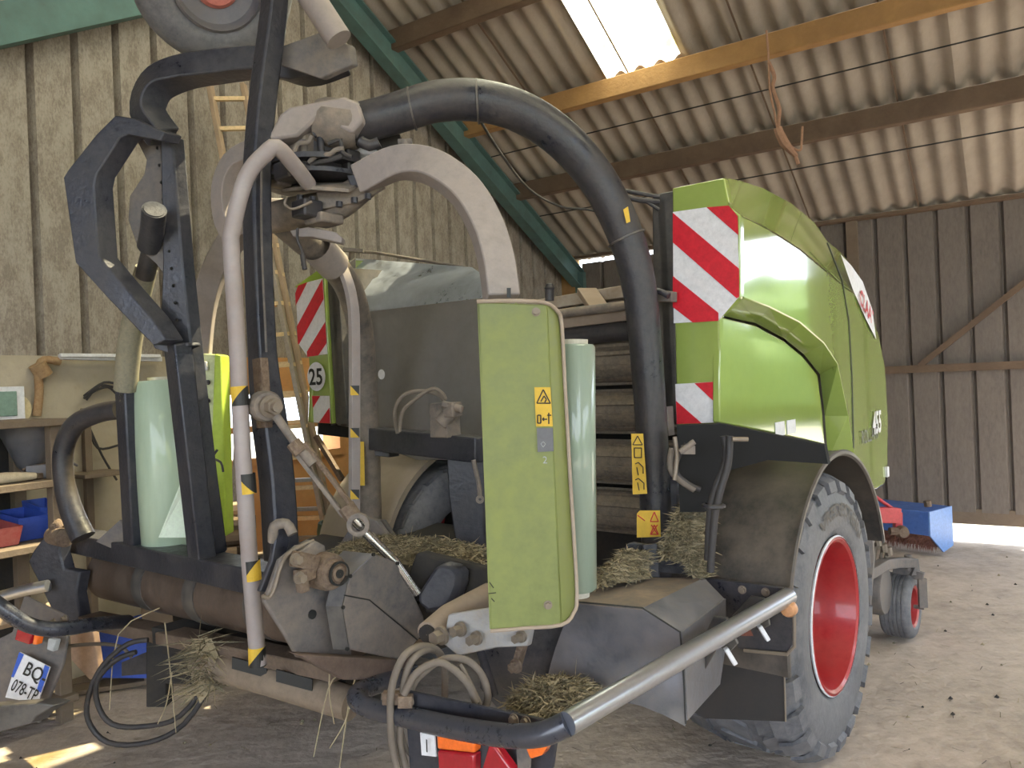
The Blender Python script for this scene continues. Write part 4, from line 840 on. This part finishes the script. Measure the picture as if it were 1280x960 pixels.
for pts in ([(270,840),(225,895),(180,908),(140,905),(122,880),(122,850),(145,825),(170,815)], [(268,850),(230,905),(185,928),(135,928),(110,900),(112,865),(130,830),(160,805),(185,800)]):
    mb.tube([P(x,y,2.95) for x,y in pts], .010, 10, 4)
part('hanging_hose', mb, M_hoseb)
for pp in ([(80,808),(120,805),(150,808),(165,822)],):
    mb = MB(); mb.tube([P(x,y,3.3) for x,y in pp], .008, 8, 3); part('side_cable', mb, M_hose)
# ---- left rear bar + lamp board with number plate
mb = MB(); mb.tube([P(x,y,d) for x,y,d in ((-60,715,2.75),(0,758,2.8),(25,776,2.83),(50,785,2.87),(80,786,2.92),(120,780,3.05),(160,777,3.25))], .028, 18, 4); part('bumper_bar', mb, M_bluebar)
mb = MB(); mb.tube([P(-40,756,3.4), P(0,746,3.4), P(30,738,3.4), P(60,732,3.4)], .026, 16, 3); part('bumper_bar', mb, M_chrome)
DL = 3.0
lbl = MB(); lbl.prism([P(x,y,DL+.03) for x,y in [(30,745),(82,770),(85,790),(78,830),(48,904),(-30,880),(-5,800),(15,790)]], MF*.012); lbL = part('lamp_board', lbl, M_plate, bevel=.003)
mb = MB(); mb.prism([P(x,y,DL-.012) for x,y in [(24,815),(62,834),(46,880),(6,872)]], MF*.006); pl_ = part('number_plate', mb, M_white, lbL, bevel=.002)
mb = MB(); mb.add([P(x,y,DL-.014) for x,y in [(24,815),(30,818),(17,847),(14,846)]], [(0,1,2,3)]); mb.add([P(x,y,DL-.014) for x,y in [(56,831),(62,834),(51,866),(46,862)]], [(0,1,2,3)]); part('plate_band', mb, mat('plate_blue', (.03,.1,.5), .4), pl_, smooth=False)
rt = (P(56,832,DL)-P(24,816,DL)).normalized(); upv = (P(24,815,DL)-P(6,872,DL)); upv = (upv-rt*upv.dot(rt)).normalized()
mb = MB(); mb.text('BQ-', P(27,842,DL-.016), rt*.72, upv, .078, 0, off=.012); mb.text('078-TP', P(12,862,DL-.016), rt*.52, upv, .070, 0, off=.01); part('plate_lettering', mb, M_blk, pl_, smooth=False)
for pts, m, nm in (([(22,785),(40,792),(36,806),(18,800)], M_redl, 'red_lens'), ([(43,790),(50,788),(46,806),(40,806)], M_amber, 'amber_lens'), ([(60,798),(70,800),(66,815),(58,812)], M_greyst2, 'small_label')):
    mb = MB(); mb.prism([P(x,y,DL-.02) for x,y in pts], MF*.02); part(nm, mb, m, lbL, bevel=.003)
mb = MB()
for x,y in ((68,778),(82,774)): mb.bolt(P(x,y,DL-.01), -MF, .012, .012)
part('bolt', mb, M_bolt, lbL)
mb = MB(); mb.prism([P(x,y,2.7) for x,y in [(-30,885),(0,882),(50,879),(68,882),(60,887),(45,896),(38,905),(0,915),(-30,918)]], MF*.06); part('lamp_shroud', mb, M_sheet, bevel=.004)
# ---- small feeler wheel and front linkage
wc = P(1133, 758, 4.62); wfr = fr(wc)
def small_wheel(c):
    e = empty('gauge_wheel', c); e.parent = BAL; e.location = c-WL[BAL.name]; WL[e.name] = c; ax = MR
    R = .185; mb = MB(); prof = [(.115,.0),(.13,.012),(.16,.012),(.178,.0)]
    for k in range(6): prof += [(R,-.012-k*.022),(R,-.026-k*.022),(R-.006,-.028-k*.022),(R-.006,-.032-k*.022)]
    prof += [(.17,-.15),(.115,-.15)]
    mb.lathe(c, ax, prof, 40); part('tyre', mb, M_rubber, e)
    mb = MB(); mb.lathe(c, ax, [(.118,.0),(.12,.006),(.105,.0),(.09,-.05),(.04,-.05),(.035,-.02),(.001,-.02)], 32); part('rim', mb, M_redrim, e)
    mb = MB(); mb.bar(c+MR*.05, c+MR*.05+Z*.17, .02, .05); mb.bar(c+MR*.06+Z*.18, c-MR*.1+Z*.21, .03, .05); mb.tube([c-MR*.02+Z*.21, c-MR*.02+Z*.30], .02, 12); mb.tube([c-MR*.0, c+MR*.055], .012, 8); part('fork', mb, M_plate, e, bevel=.003)
    return e
small_wheel(P(1142, 758, 4.5))
mb = MB(); mb.tube([P(x,y,d) for x,y,d in ((1083,718,4.1),(1105,705,4.3),(1120,703,4.45),(1141,703,4.5),(1142,718,4.5))], (.028,.028), 4, 0, flat=Z); part('wheel_arm', mb, M_plate, bevel=.003)
mb = MB(); mb.lathe(P(1084,735,4.4), MR, [(.001,.1),(.13,.1),(.14,.08),(.14,-.3)], 28); part('pickup_drum', mb, M_plate)
mb = MB()
for k,(x0,y0,x1,y1) in enumerate(((1088,668,1094,730),(1096,672,1090,720),(1104,680,1096,725),(1110,684,1102,720))):
    mb.tube([P(x0,y0,4.4), P(x1,y1,4.4)], .01, 8); mb.tube([P(x0,y0,4.35), P(x0+2,y0+10,4.35)], .02, 8)
part('pickup_linkage', mb, M_bolt)
mb = MB(); mb.prism([P(x,y,4.0) for x,y in [(1068,650),(1090,668),(1092,700),(1085,790),(1068,790)]], MF*.03); part('front_side_plate', mb, M_plate)
mb = MB(); mb.bar(W(5.2,-2.43,.5), W(7.2,-2.43,.55), .16, .2); part('drawbar', mb, M_post, bevel=.01)
# ================================================================ HAY
def hay(name, pts, n, lab, d0, blade=(.014,.05), thick=.05, cols=((.30,.24,.11),(.17,.14,.07)), up=None):
    global hm
    ps_ = [V(p) for p in pts]; c = sum(ps_, V((0,0,0)))/len(ps_)
    mb = MB(); R = random.Random(len(name)*7+n)
    # mound skin: fan with a few rings
    K = len(ps_); rings = 4; vs = []
    for j in range(rings):
        t = 1-j/rings
        for p in ps_:
            q = c+(p-c)*t; vs.append(q+Z*(thick*(1-t*t))+V((R.uniform(-1,1),R.uniform(-1,1),R.uniform(-1,1)))*.008)
    vs.append(c+Z*thick)
    fs = [(j*K+i, j*K+(i+1)%K, (j+1)*K+(i+1)%K, (j+1)*K+i) for j in range(rings-1) for i in range(K)]+[((rings-1)*K+i, (rings-1)*K+(i+1)%K, rings*K) for i in range(K)]
    mb.add(vs, fs)
    for k in range(n):
        a, b_ = R.randrange(K), R.random(); p = ps_[a]*(1-b_)+ps_[(a+1)%K]*b_; t = math.sqrt(R.random())
        q = c+(p-c)*t+Z*(thick*(1-t*t)+R.uniform(-.003,.012)); d = V((R.uniform(-1,1),R.uniform(-1,1),R.uniform(-.28,.2))).normalized()*R.uniform(*blade)*(1.8 if R.random() < .06 else 1)
        w = d.cross(V((R.uniform(-1,1),R.uniform(-1,1),R.uniform(-1,1)))).normalized()*R.uniform(.0012,.0028); mid = q+d*.5+Z*R.uniform(-.008,.008)
        mb.m = R.randrange(2); mb.add([q-w, q+w, mid+w, mid-w, q+d], [(0,1,2,3),(3,2,4)])
    o = mb.build(name, [M_hay1, M_hay2], smooth=False); return tag(o, lab, 'hay', kind='stuff')
M_hay1 = mat('dry_hay', (.40,.33,.22), .8, 0, (.22,.18,.09), .6, 12, .5, 60); M_hay2 = mat('dull_green_hay', (.19,.165,.11), .8, 0, (.14,.12,.07), .6, 14, .5, 60)
hay('hay', [P(x,y,d) for x,y,d in ((634,884,2.15),(655,862,2.35),(700,856,2.42),(745,860,2.42),(752,874,2.3),(738,894,2.15),(700,905,2.05),(660,894,2.08))], 4200, 'heap of dry hay on the lamp board beside the steel hood', 2.3)
hay('hay', [P(x,y,d) for x,y,d in ((828,700,2.75),(836,670,2.75),(850,640,2.8),(868,620,2.85),(888,618,2.85),(888,722,2.72),(866,722,2.7),(862,702,2.7))], 4500, 'dusty hay packed between the black boom and the fender', 2.8, thick=.03)
hay('hay', [P(x,y,d) for x,y,d in ((752,722,2.6),(772,705,2.7),(785,690,2.75),(812,692,2.75),(813,722,2.7),(780,728,2.6),(745,735,2.5))], 1800, 'small hay clump at the foot of the black boom', 2.7, thick=.03)
hay('hay', [P(x,y,d) for x,y,d in ((418,692,3.0),(430,682,3.2),(470,676,3.25),(520,688,3.2),(560,686,3.1),(606,686,3.0),(606,716,2.8),(560,712,2.85),(500,702,2.9),(450,696,2.95))], 6000, 'long ridge of hay lying across the wrapping table', 3.0, thick=.05)
hay('hay', [P(x,y,d) for x,y,d in ((240,800,2.85),(262,798,2.8),(275,830,2.8),(268,860,2.8),(250,880,2.8),(238,850,2.85))], 380, 'wisps of hay hanging under the wrapping table drum', 2.8, blade=(.05,.16), thick=.02)
for k,(x0,y0,x1,y1,x2,y2,d) in enumerate(((206,778,212,830,220,916,2.9),(200,760,148,793,137,888,2.95),(446,842,436,880,424,962,2.4),(425,842,410,862,392,946,2.45),(438,880,430,905,412,935,2.45),(412,830,412,870,418,905,2.45),(215,840,208,880,197,905,2.9))):
    mb = MB(); mb.tube([P(x0,y0,d), P(x1,y1,d), P(x2,y2,d)], [.0025,.0025,.0018], 5, 3); o = mb.build('straw_stalk', M_hay1); 
    tag(o, ['pale straw stalk hanging below the drum, thick lower end','bent straw stalk dangling from the drum, left of the others','long straw stalk hanging beside the dark bumper bend','straw stalk slanting down to the left under the chain cover','short straw stalk crossing beside the long one','thin straw strand under the chain cover','short dark straw strand near the hanging hay'][k], 'straw')
mb = MB(); R_ = random.Random(5)
for k in range(900):
    u, v = R_.random(), R_.random(); x = R_.uniform(-3.2, 4.5); y = R_.uniform(1.6, 7); q = V((x, y, .002)); bu_ = bus(q)
    if bu_[0] < .75 or bu_[1] < .15: continue
    q = q+Z*0; d = V((R_.uniform(-1,1),R_.uniform(-1,1),0)).normalized()*R_.uniform(.015,.06); w = V((-d.y,d.x,0)).normalized()*.0015
    mb.m = R_.randrange(3); mb.add([q-w,q+w,q+w+d+Z*.003,q-w+d+Z*.003], [(0,1,2,3)])
    if k % 4 == 0:
        s_ = R_.uniform(.004,.014); mb.add([q+V((s_,0,0)),q+V((0,s_,0)),q+V((-s_,0,0)),q+V((0,-s_,0)),q+V((0,0,s_))],[(0,1,4),(1,2,4),(2,3,4),(3,0,4)])
o = mb.build('floor_litter', [M_hay1, M_hay2, M_dark], smooth=False, origin=V((0,0,0))); tag(o, 'chaff, crumbs and short straws scattered over the dirt floor', 'litter', kind='stuff')
# ================================================================ THINGS AROUND
# ladder
lad = empty('ladder', P(412, 776, 5.17)); tag(lad, 'tall wooden extension ladder leaning on the gable wall', 'ladder')
def lp(t, side, sec):
    a = P(262,105,5.0) if side == 0 else P(304,105,5.15); b = P(386,776,5.15) if side == 0 else P(438,776,5.2)
    p = a+(b-a)*t; return p+CF*(-.06 if sec else 0)+CR*(-.03 if sec and side == 1 else (.03 if sec else 0))
M_lad = mat('old_ladder_wood', (.42,.30,.2), .7, 0, (.25,.2,.15), .5, 8); M_lad2 = mat('pale_rung_wood', (.62,.45,.25), .6)
for sec, (t0, t1) in enumerate(((0, 1.0), (.30, 1.0))):
    for sd in (0, 1):
        mb = MB(); mb.bar(lp(t0, sd, sec), lp(t1, sd, sec), .03, .07, up=CF); mb.build('stile', M_lad if sec == 0 else mat('grey_stile', (.32,.27,.22), .6), lad, bevel=.004)
    n = 18 if sec == 0 else 12
    for k in range(n):
        t = t0+(t1-t0)*(k+.5+.4*sec)/(n+.4); mb = MB(); mb.bar(lp(t, 0, sec), lp(t, 1, sec)+CR*.02, .035, .025); mb.build('rung', M_lad2 if k < n*.72 else mat('grey_rung', (.33,.3,.25), .6), lad)
# shelf unit
US = .52
def gz(x, y, u=US): return bus(Pg(x, y, u))
zs = [gz(40, 529)[2], gz(40, 606)[2], gz(40, 684)[2], .12]; sR = gz(78, 560)[1]; sL = sR+2.2
sh = empty('storage_shelf', B(US/2, sR+.8, 0)); tag(sh, 'rough dusty shelf unit under the rendered wall at the far left', 'shelf')
for k, z in enumerate(zs):
    mb = MB(); mb.box(B(US/2+.09, (sR+sL)/2, z), BU*(US/2-.02), BS*((sL-sR)/2), Z*.018); mb.build('shelf_board', M_wood, sh, bevel=.004)
for s in (sR+.04, sR+1.4):
    for u in (.12, US):
        mb = MB(); mb.box(B(u, s, zs[0]/2), BU*.03, BS*.03, Z*zs[0]/2); mb.build('upright', M_wood, sh, bevel=.004)
mb = MB(); mb.box(B(.09, (sR+sL)/2, zs[0]/2), BU*.01, BS*((sL-sR)/2), Z*(zs[0]/2)); mb.build('back_panel', M_dark, sh)
def bin_(x0, x1, y, zb, h, m, lab, u=US-.1, dep=.22):
    s0 = gz(x1, y, u)[1]; s1 = gz(x0, y, u)[1]; mb = MB(); t = .006; c = (s0+s1)/2; hs_ = (s1-s0)/2
    o = [B(u-dep, c-hs_*.85, zb), B(u, c-hs_*.85, zb), B(u, c+hs_*.85, zb), B(u-dep, c+hs_*.85, zb)]
    T_ = [B(u-dep-.01, c-hs_, zb+h), B(u+.03, c-hs_, zb+h*.85), B(u+.03, c+hs_, zb+h*.85), B(u-dep-.01, c+hs_, zb+h)]
    mb.add(o+T_, [(0,1,2,3),(0,1,5,4),(1,2,6,5),(2,3,7,6),(3,0,4,7)]); ob = mb.build('parts_bin', m, solid=.006, smooth=False); tag(ob, lab, 'bin', 'open parts bins on the shelf'); return ob
M_bin = mat('blue_plastic', (.03,.09,.5), .35, 0, (.1,.12,.3), .4, 6); M_binr = mat('red_plastic', (.5,.06,.06), .4, 0, (.4,.25,.2), .5, 6)
bin_(20, 58, 655, zs[2]+.02, .14, M_bin, 'blue plastic parts bin on the lowest visible shelf')
bin_(48, 76, 650, zs[2]+.02, .17, M_bin, 'second blue parts bin set behind, next to the shelf post', u=US-.2, dep=.15)
bin_(-12, 24, 668, zs[2]+.02, .11, M_binr, 'red plastic parts bin at the shelf edge left of the blue one', u=US-.03)
# junk on the shelves
def lump(name, x, y, z, u, prof, ax, m, lab, cat, seg=14):
    p = Pg(x, y, u); p.z = z; mb = MB(); mb.lathe(p, ax, prof, seg); o = mb.build(name, m); return tag(o, lab, cat)
lump('metal_funnel', 38, 580, zs[1]+.03, US-.2, [(.02,0),(.06,.05),(.15,.26),(.145,.265),(.05,.06)], Z, M_hood, 'grey metal funnel standing in the top shelf bay', 'funnel', 24)
p = Pg(8, 600, US-.02); p.z = zs[1]+.045; mb = MB(); mb.tube([p-BS*-.2, p, p-BS*.13+Z*-.005], [.03,.028,.016], 12, 3); tag(mb.build('curved_horn', mat('bone', (.55,.46,.33), .6)), 'cream curved offcut lying on the middle shelf edge', 'offcut')
R_ = random.Random(3)
for k, (x, lab) in enumerate(((28,'dark flat iron scrap on the middle shelf beside the cream offcut'),(45,'brown bent bracket on the middle shelf near its right end'),(60,'grey tray of screws at the right end of the middle shelf'))):
    p = Pg(x, 600, US-.08-.09*(k == 1)); p.z = zs[1]+.02; mb = MB(); a = R_.uniform(0,3)
    d = V((math.cos(a), math.sin(a), 0)); mb.prism([p+d*.12, p+d.cross(Z)*.05, p-d*.11, p-d.cross(Z)*.06], Z*(.03+.02*k)); mb.tube([p+Z*.05, p+d*.1+Z*.07, p+d*.16+Z*.04], .008, 6, 3)
    tag(mb.build(['iron_scrap','bent_bracket','screw_tray'][k], [M_rust, M_wood, M_hood][k], bevel=.004), lab, ['scrap','bracket','tray'][k])
# clutter under the shelf
for k, (x, y, lab) in enumerate(((50,765,'split log at the bottom of the shelf, upper one'),(62,775,'split log at the bottom of the shelf, lower one'),(30,770,'short split log lying at the far left below the shelf'))):
    p = Pg(x, y, US+.12); mb = MB(); mb.tube([p-BS*.14, p+BS*.14], .035, 7); tag(mb.build('firewood_log', M_lad), lab, 'log', 'split logs below the shelf')
# thin wall post with small shelf, wires, rusty bracket
mb = MB(); s = gz(108, 600, .1)[1]; mb.box(B(.12, s, .75), BU*.02, BS*.02, Z*.8); mb.box(B(.2, s-.0, gz(105,594,.2)[2]), BU*.12, BS*.12, Z*.012); tag(mb.build('wall_bracket_post', M_wood, bevel=.003), 'thin wooden upright with a small ledge against the rendered wall', 'post')
mb = MB(); mb.bar(Pg(75,446,.12), Pg(200,449,.12), .05, .03); mb.bar(Pg(75,444,.16), Pg(200,445,.16), .02, .02); tag(mb.build('wall_rail', M_white, bevel=.003), 'pale metal rail along the top of the rendered wall', 'rail')
mb = MB(); mb.tube([Pg(x,y,.1) for x,y in ((75,452),(55,450),(48,462),(49,490),(46,520))], .022, 10, 3); mb.tube([Pg(46,455,.1), Pg(56,470,.1)], .045, 10); tag(mb.build('rusty_pipe', mat('light_rust', (.30,.17,.08), .8, 0, (.4,.3,.18), .6, 8)), 'rusty bent pipe fixed to the rendered wall', 'pipe')
mb = MB()
for pp in (((105,498),(120,488),(135,484),(145,492)),((108,500),(125,482),(150,486)),((110,530),(122,560),(150,556)),((112,535),(128,570),(146,600)),((105,495),(130,478),(152,482))): mb.tube([Pg(x,y,.1) for x,y in pp], .007, 6, 4)
tag(mb.build('wire_coil', M_hoseb), 'tangle of dark wires hung on the rendered wall', 'wire')
mb = MB(); mb.box((Pg(3,505,.1)), BU*.02, BS*.1, Z*.09); mb.m = 1; mb.box(Pg(3,505,.125), BU*.003, BS*.07, Z*.065); mb.m = 2; mb.box(Pg(17,498,.1), BU*.015, BS*.012, Z*.06); tag(mb.build('wall_meter_box', [M_white, mat('meter_green', (.2,.3,.25), .4), M_rust], bevel=.002), 'small framed white box on the rendered wall above the shelf', 'box')
mb = MB(); mb.lathe(Pg(16,512,.08), BU, [(.001,.02),(.085,.02),(.09,.0),(.085,-.01)], 24); tag(mb.build('cream_disc', mat('cream_lid', (.6,.5,.3), .6)), 'round cream lid propped above the shelf top', 'lid')
# blue crate, pink bracket, planks on the floor
def crate(x0,y0,x1,y1,d,m,lab):
    mb = MB(); a,b_,c_,e_ = P(x0,y0,d),P(x1,y0,d),P(x1,y1,d),P(x0,y1,d); dp = MF*.3
    mb.add([a,b_,c_,e_,a+dp,b_+dp,c_+dp,e_+dp],[(0,1,2,3),(4,5,6,7),(0,3,7,4),(1,2,6,5),(3,2,6,7)]); return tag(mb.build('storage_crate', m, solid=.008, smooth=False), lab, 'crate')
crate(119,783,184,846,4.2,M_bin,'blue plastic crate standing on the floor by the shelf')
mb = MB(); mb.prism([P(x,y,4.0) for x,y in [(82,790),(116,788),(124,845),(112,850),(84,820)]], MF*.03); tag(mb.build('metal_bracket', mat('pink_tan_primer', (.42,.28,.2), .6), bevel=.004), 'pinkish flat steel bracket leaning near the blue crate', 'bracket')
for k,(a,b_,lab) in enumerate((((60,868),(190,848),'long floor plank lying nearest the hanging hose'),((70,858),(150,842),'short weathered plank behind the long floor plank'),((-20,905),(60,890),'broken plank under the licence board'))):
    pa, pb2 = Pz(*a,.02), Pz(*b_,.02); mb = MB(); mb.bar(pa, pb2, .12, .025); tag(mb.build('floor_plank', M_wood, bevel=.003), lab, 'plank')
# firewood and rubbish behind, between film dispenser and ladder
R_ = random.Random(11)
bz = P(262,770,4.45).z+.33; dl = (CR*.9+CF*.3); dl.z = 0; dl.normalize(); pl2 = dl.cross(Z).normalized(); c0_ = P(262,770,4.45); c0_.z = 0
for k in range(10):
    row, col = (0, k) if k < 4 else ((1, k-4) if k < 7 else (2, k-7)); p = c0_+pl2*((col-1.5)*.09+row*.045)+dl*R_.uniform(-.04,.04)+Z*(bz+.042+row*.078)
    if k == 9: p = c0_-pl2*.02+Z*(bz+.042+3*.078)
    d = dl*R_.uniform(.14,.24)
    mb = MB(); mb.tube([p-d, p+d], .038, 7); tag(mb.build('split_log', M_lad if k % 2 else M_wood), 'split firewood log in the pile on the plank bench', 'log', 'firewood pile on the plank bench')
mb = MB(); mb.box(P(262,770,4.45), CR*.3, V((0,.2,0)), Z*.33); tag(mb.build('wooden_bench', M_wood, bevel=.01), 'low plank bench carrying the firewood pile', 'bench')
mb = MB(); mb.lathe(P(438,690,4.85)-Z*.4, Z, [(.001,0),(.2,0),(.2,.55),(.19,.6),(.17,.6),(.17,.55),(.001,.55)], 28); tag(mb.build('steel_drum', mat('dark_green_drum', (.02,.07,.04), .5)), 'dark green drum standing right of the ladder foot', 'drum')
mb = MB(); mb.box(P(360,735,4.75), CR*.18, V((0,.2,0)), Z*.22); tag(mb.build('rusty_crate', M_osb, bevel=.01), 'orange-brown crate at the foot of the ladder', 'crate')
mb = MB(); mb.prism([P(x,y,4.75) for x,y in [(292,560),(302,560),(310,690),(284,690)]], MF*.05); tag(mb.build('grey_plank', M_clad), 'grey board standing upright beside the ladder', 'board')
mb = MB(); mb.bar(P(395,545,5.0), P(428,600,4.9), .03, .03); tag(mb.build('iron_bar', M_rust), 'thin rusty bar leaning right of the ladder', 'bar')
# blue sweeper
sw = empty('sweeper_brush', P(1130, 700, 6.4)); tag(sw, 'blue tractor-mounted sweeper with worn reddish brush near the back wall', 'sweeper')
q0, q1 = P(1062,632,6.9), P(1160,637,6.35); dirx = V(((q1-q0).x,(q1-q0).y,0)); Lx = dirx.length; dirx.normalize(); bk = V((-dirx.y, dirx.x, 0))
if bk.y < 0: bk = -bk
zt = 0.41; zt = P(1160,640,6.35).z; o0 = V((q1.x,q1.y,0)); M_blue = mat('blue_paint', (.05,.14,.48), .4, 0, (.12,.16,.3), .4, 5)
mb = MB(); mb.box(o0-dirx*.75+bk*.2+Z*(zt-.1), dirx*.75, bk*.2, Z*.1); mb.build('hood', M_blue, sw, bevel=.006)
mb = MB(); mb.prism([o0+Z*zt, o0+bk*.4+Z*zt, o0+bk*.4+Z*.06, o0+bk*.22+Z*.03, o0+Z*(zt-.2)], dirx*.012); mb.build('end_plate', mat('light_blue_paint', (.14,.28,.62), .4), sw)
mb = MB(); a = o0-dirx*1.4+bk*.2+Z*.19; b_ = o0+bk*.2-dirx*.03+Z*.19; mb.tube([a,b_], .12, 24)
R_ = random.Random(9); M_br = mat('brush_bristle', (.2,.09,.075), .8, 0, (.5,.24,.17), .5, 20, .6, 80)
for k in range(2600):
    t = R_.random(); an = R_.uniform(0, 2*PI); d = bk*math.cos(an)+Z*math.sin(an); p = a+(b_-a)*t; w = dirx*.004; mb.add([p+d*.11-w, p+d*.11+w, p+d*R_.uniform(.16,.19)], [(0,1,2)])
mb.build('brush', M_br, sw, smooth=False)
mb = MB(); mb.bar(P(1075,643,6.0), P(1122,644,6.1), .08, .12); mb.bar(P(1122,640,6.1), P(1122,660,6.1), .05, .06); mb.tube([P(1090,618,6.1), P(1122,640,6.1)], .015, 8); mb.build('linkage_frame', mat('red_paint', (.45,.04,.05), .45), sw, bevel=.006)
mb = MB(); mb.lathe(P(1128,665,6.05), -CF, [(.001,.03),(.04,.03),(.05,0),(.05,-.05)], 14); mb.tube([P(1112,664,6.05),P(1130,664,6.05)], .03, 8); mb.build('hydraulic_motor', M_rust, sw)
mb = MB(); mb.tube([P(1160,633,6.5), P(1159,626,6.5)], .03, 10); mb.build('filler_cap', M_rust, sw)
# roof hardware
mb = MB(); uP = bus(Proof(965,100))[0]
mb.tube([P(x,y,5.4) for x,y in ((958,38),(960,62),(961,78))], .008, 6, 2); mb.tube([P(x,y,5.4) for x,y in ((961,78),(968,95),(966,110),(974,135),(973,158),(980,172),(992,190),(998,205))], .014, 7, 4); mb.tube([P(x,y,5.4) for x,y in ((961,80),(962,110),(968,140),(972,160),(988,182),(1000,188),(1002,178),(1003,158))], .008, 6, 4); mb.tube([P(972,160,5.4),P(980,178,5.4),P(996,196,5.4)], [.03,.035,.015], 8, 2)
tag(mb.build('hanging_rope', mat('frayed_rope', (.3,.17,.11), .9)), 'frayed brown rope hanging from the roof purlins', 'rope')
mb = MB(); mb.tube([B(.3, 0+bus(Proof(960,175))[1]-.1, rz(bus(Proof(960,175))[1])-.28), B(11.2, bus(Proof(960,175))[1]-.1, rz(bus(Proof(960,175))[1])-.26)], .006, 6); s_ = bus(Proof(890,80))[1]; mb.tube([B(.3, s_-.1, rz(s_)-.28), B(11.2, s_-.1, rz(s_)-.26)], .006, 6)
tag(mb.build('electric_cable', M_blk), 'thin dark cables strung along below the purlins', 'cable')
mb = MB(); mb.tube([P(600,150,5.2), P(625,190,5.4), P(660,235,5.8), P(700,258,6.0), P(735,262,6.0), P(775,270,6.0)], .010, 6, 4); tag(mb.build('drooping_cable', M_hoseb), 'drooping dark cable behind the black boom', 'cable')
mb = MB(); mb.tube([P(x,y,3.0) for x,y in ((762,228),(778,244),(800,250),(824,252))], .011, 8, 3); mb.tube([P(x,y,3.0) for x,y in ((766,236),(790,240),(824,246))], .008, 8, 3); mb.tube([P(x,y,3.0) for x,y in ((772,252),(798,248),(824,262))], .007, 8, 3); part('roof_side_hose', mb, M_black)
# spare tyre high at the top left
tc_ = P(268, -22, 2.9); e = empty('spare_wheel', tc_); tag(e, 'spare wheel with faded red rim hung above the wrapper head', 'wheel')
ax = (CAM-tc_).normalized()+CR*.25-CU*.25
mb = MB(); mb.lathe(tc_, ax, [(.155,.04),(.17,.06),(.2,.07),(.26,.055),(.29,.02),(.295,-.04),(.28,-.1),(.13,-.1)], 56); mb.build('tyre', M_rubber, e)
mb = MB(); mb.lathe(tc_, ax, [(.165,.06),(.155,.07),(.14,.03),(.085,.02)], 40); mb.build('rim', M_hood, e); mb = MB(); mb.lathe(tc_, ax, [(.085,.03),(.07,.05),(.001,.05)], 40); mb.build('wheel_hub', mat('faded_red_rim', (.5,.16,.13), .5), e)
# ================================================================ LIGHT
w = bpy.data.worlds.new('sky'); bpy.context.scene.world = w; w.use_nodes = True; nt = w.node_tree; bg = nt.nodes['Background']
bg.inputs[0].default_value = (.80,.88,1.0,1); bg.inputs[1].default_value = 4.2
sun = bpy.data.lights.new('sun', 'SUN'); sun.energy = 14; sun.angle = math.radians(.6); sun.color = (1,.93,.82)
so = bpy.data.objects.new('sun', sun); COL.objects.link(so)
az = math.radians(58.3); elv = math.radians(55.4); sd = V((math.sin(az)*math.cos(elv), math.cos(az)*math.cos(elv), math.sin(elv)))
so.rotation_euler = sd.to_track_quat('Z', 'Y').to_euler(); so.location = (6, 3, 8)
cd = bpy.data.cameras.new('camera'); cd.sensor_width = 36; cd.lens = 36*FP/1280; cd.clip_start = .05; cd.clip_end = 200
co = bpy.data.objects.new('camera', cd); COL.objects.link(co)
mtx = Matrix((CR, CU, -CF)).transposed().to_4x4(); mtx.translation = CAM; co.matrix_world = mtx
sc = bpy.context.scene; sc.camera = co
sc.view_settings.view_transform = 'Standard'; sc.view_settings.look = 'None'; sc.view_settings.gamma = 1; sc.view_settings.exposure = 0.88; sc.view_settings.use_curve_mapping = False
sc.cycles.use_denoising = True; sc.cycles.max_bounces = 8; sc.cycles.diffuse_bounces = 5; sc.cycles.sample_clamp_indirect = 6
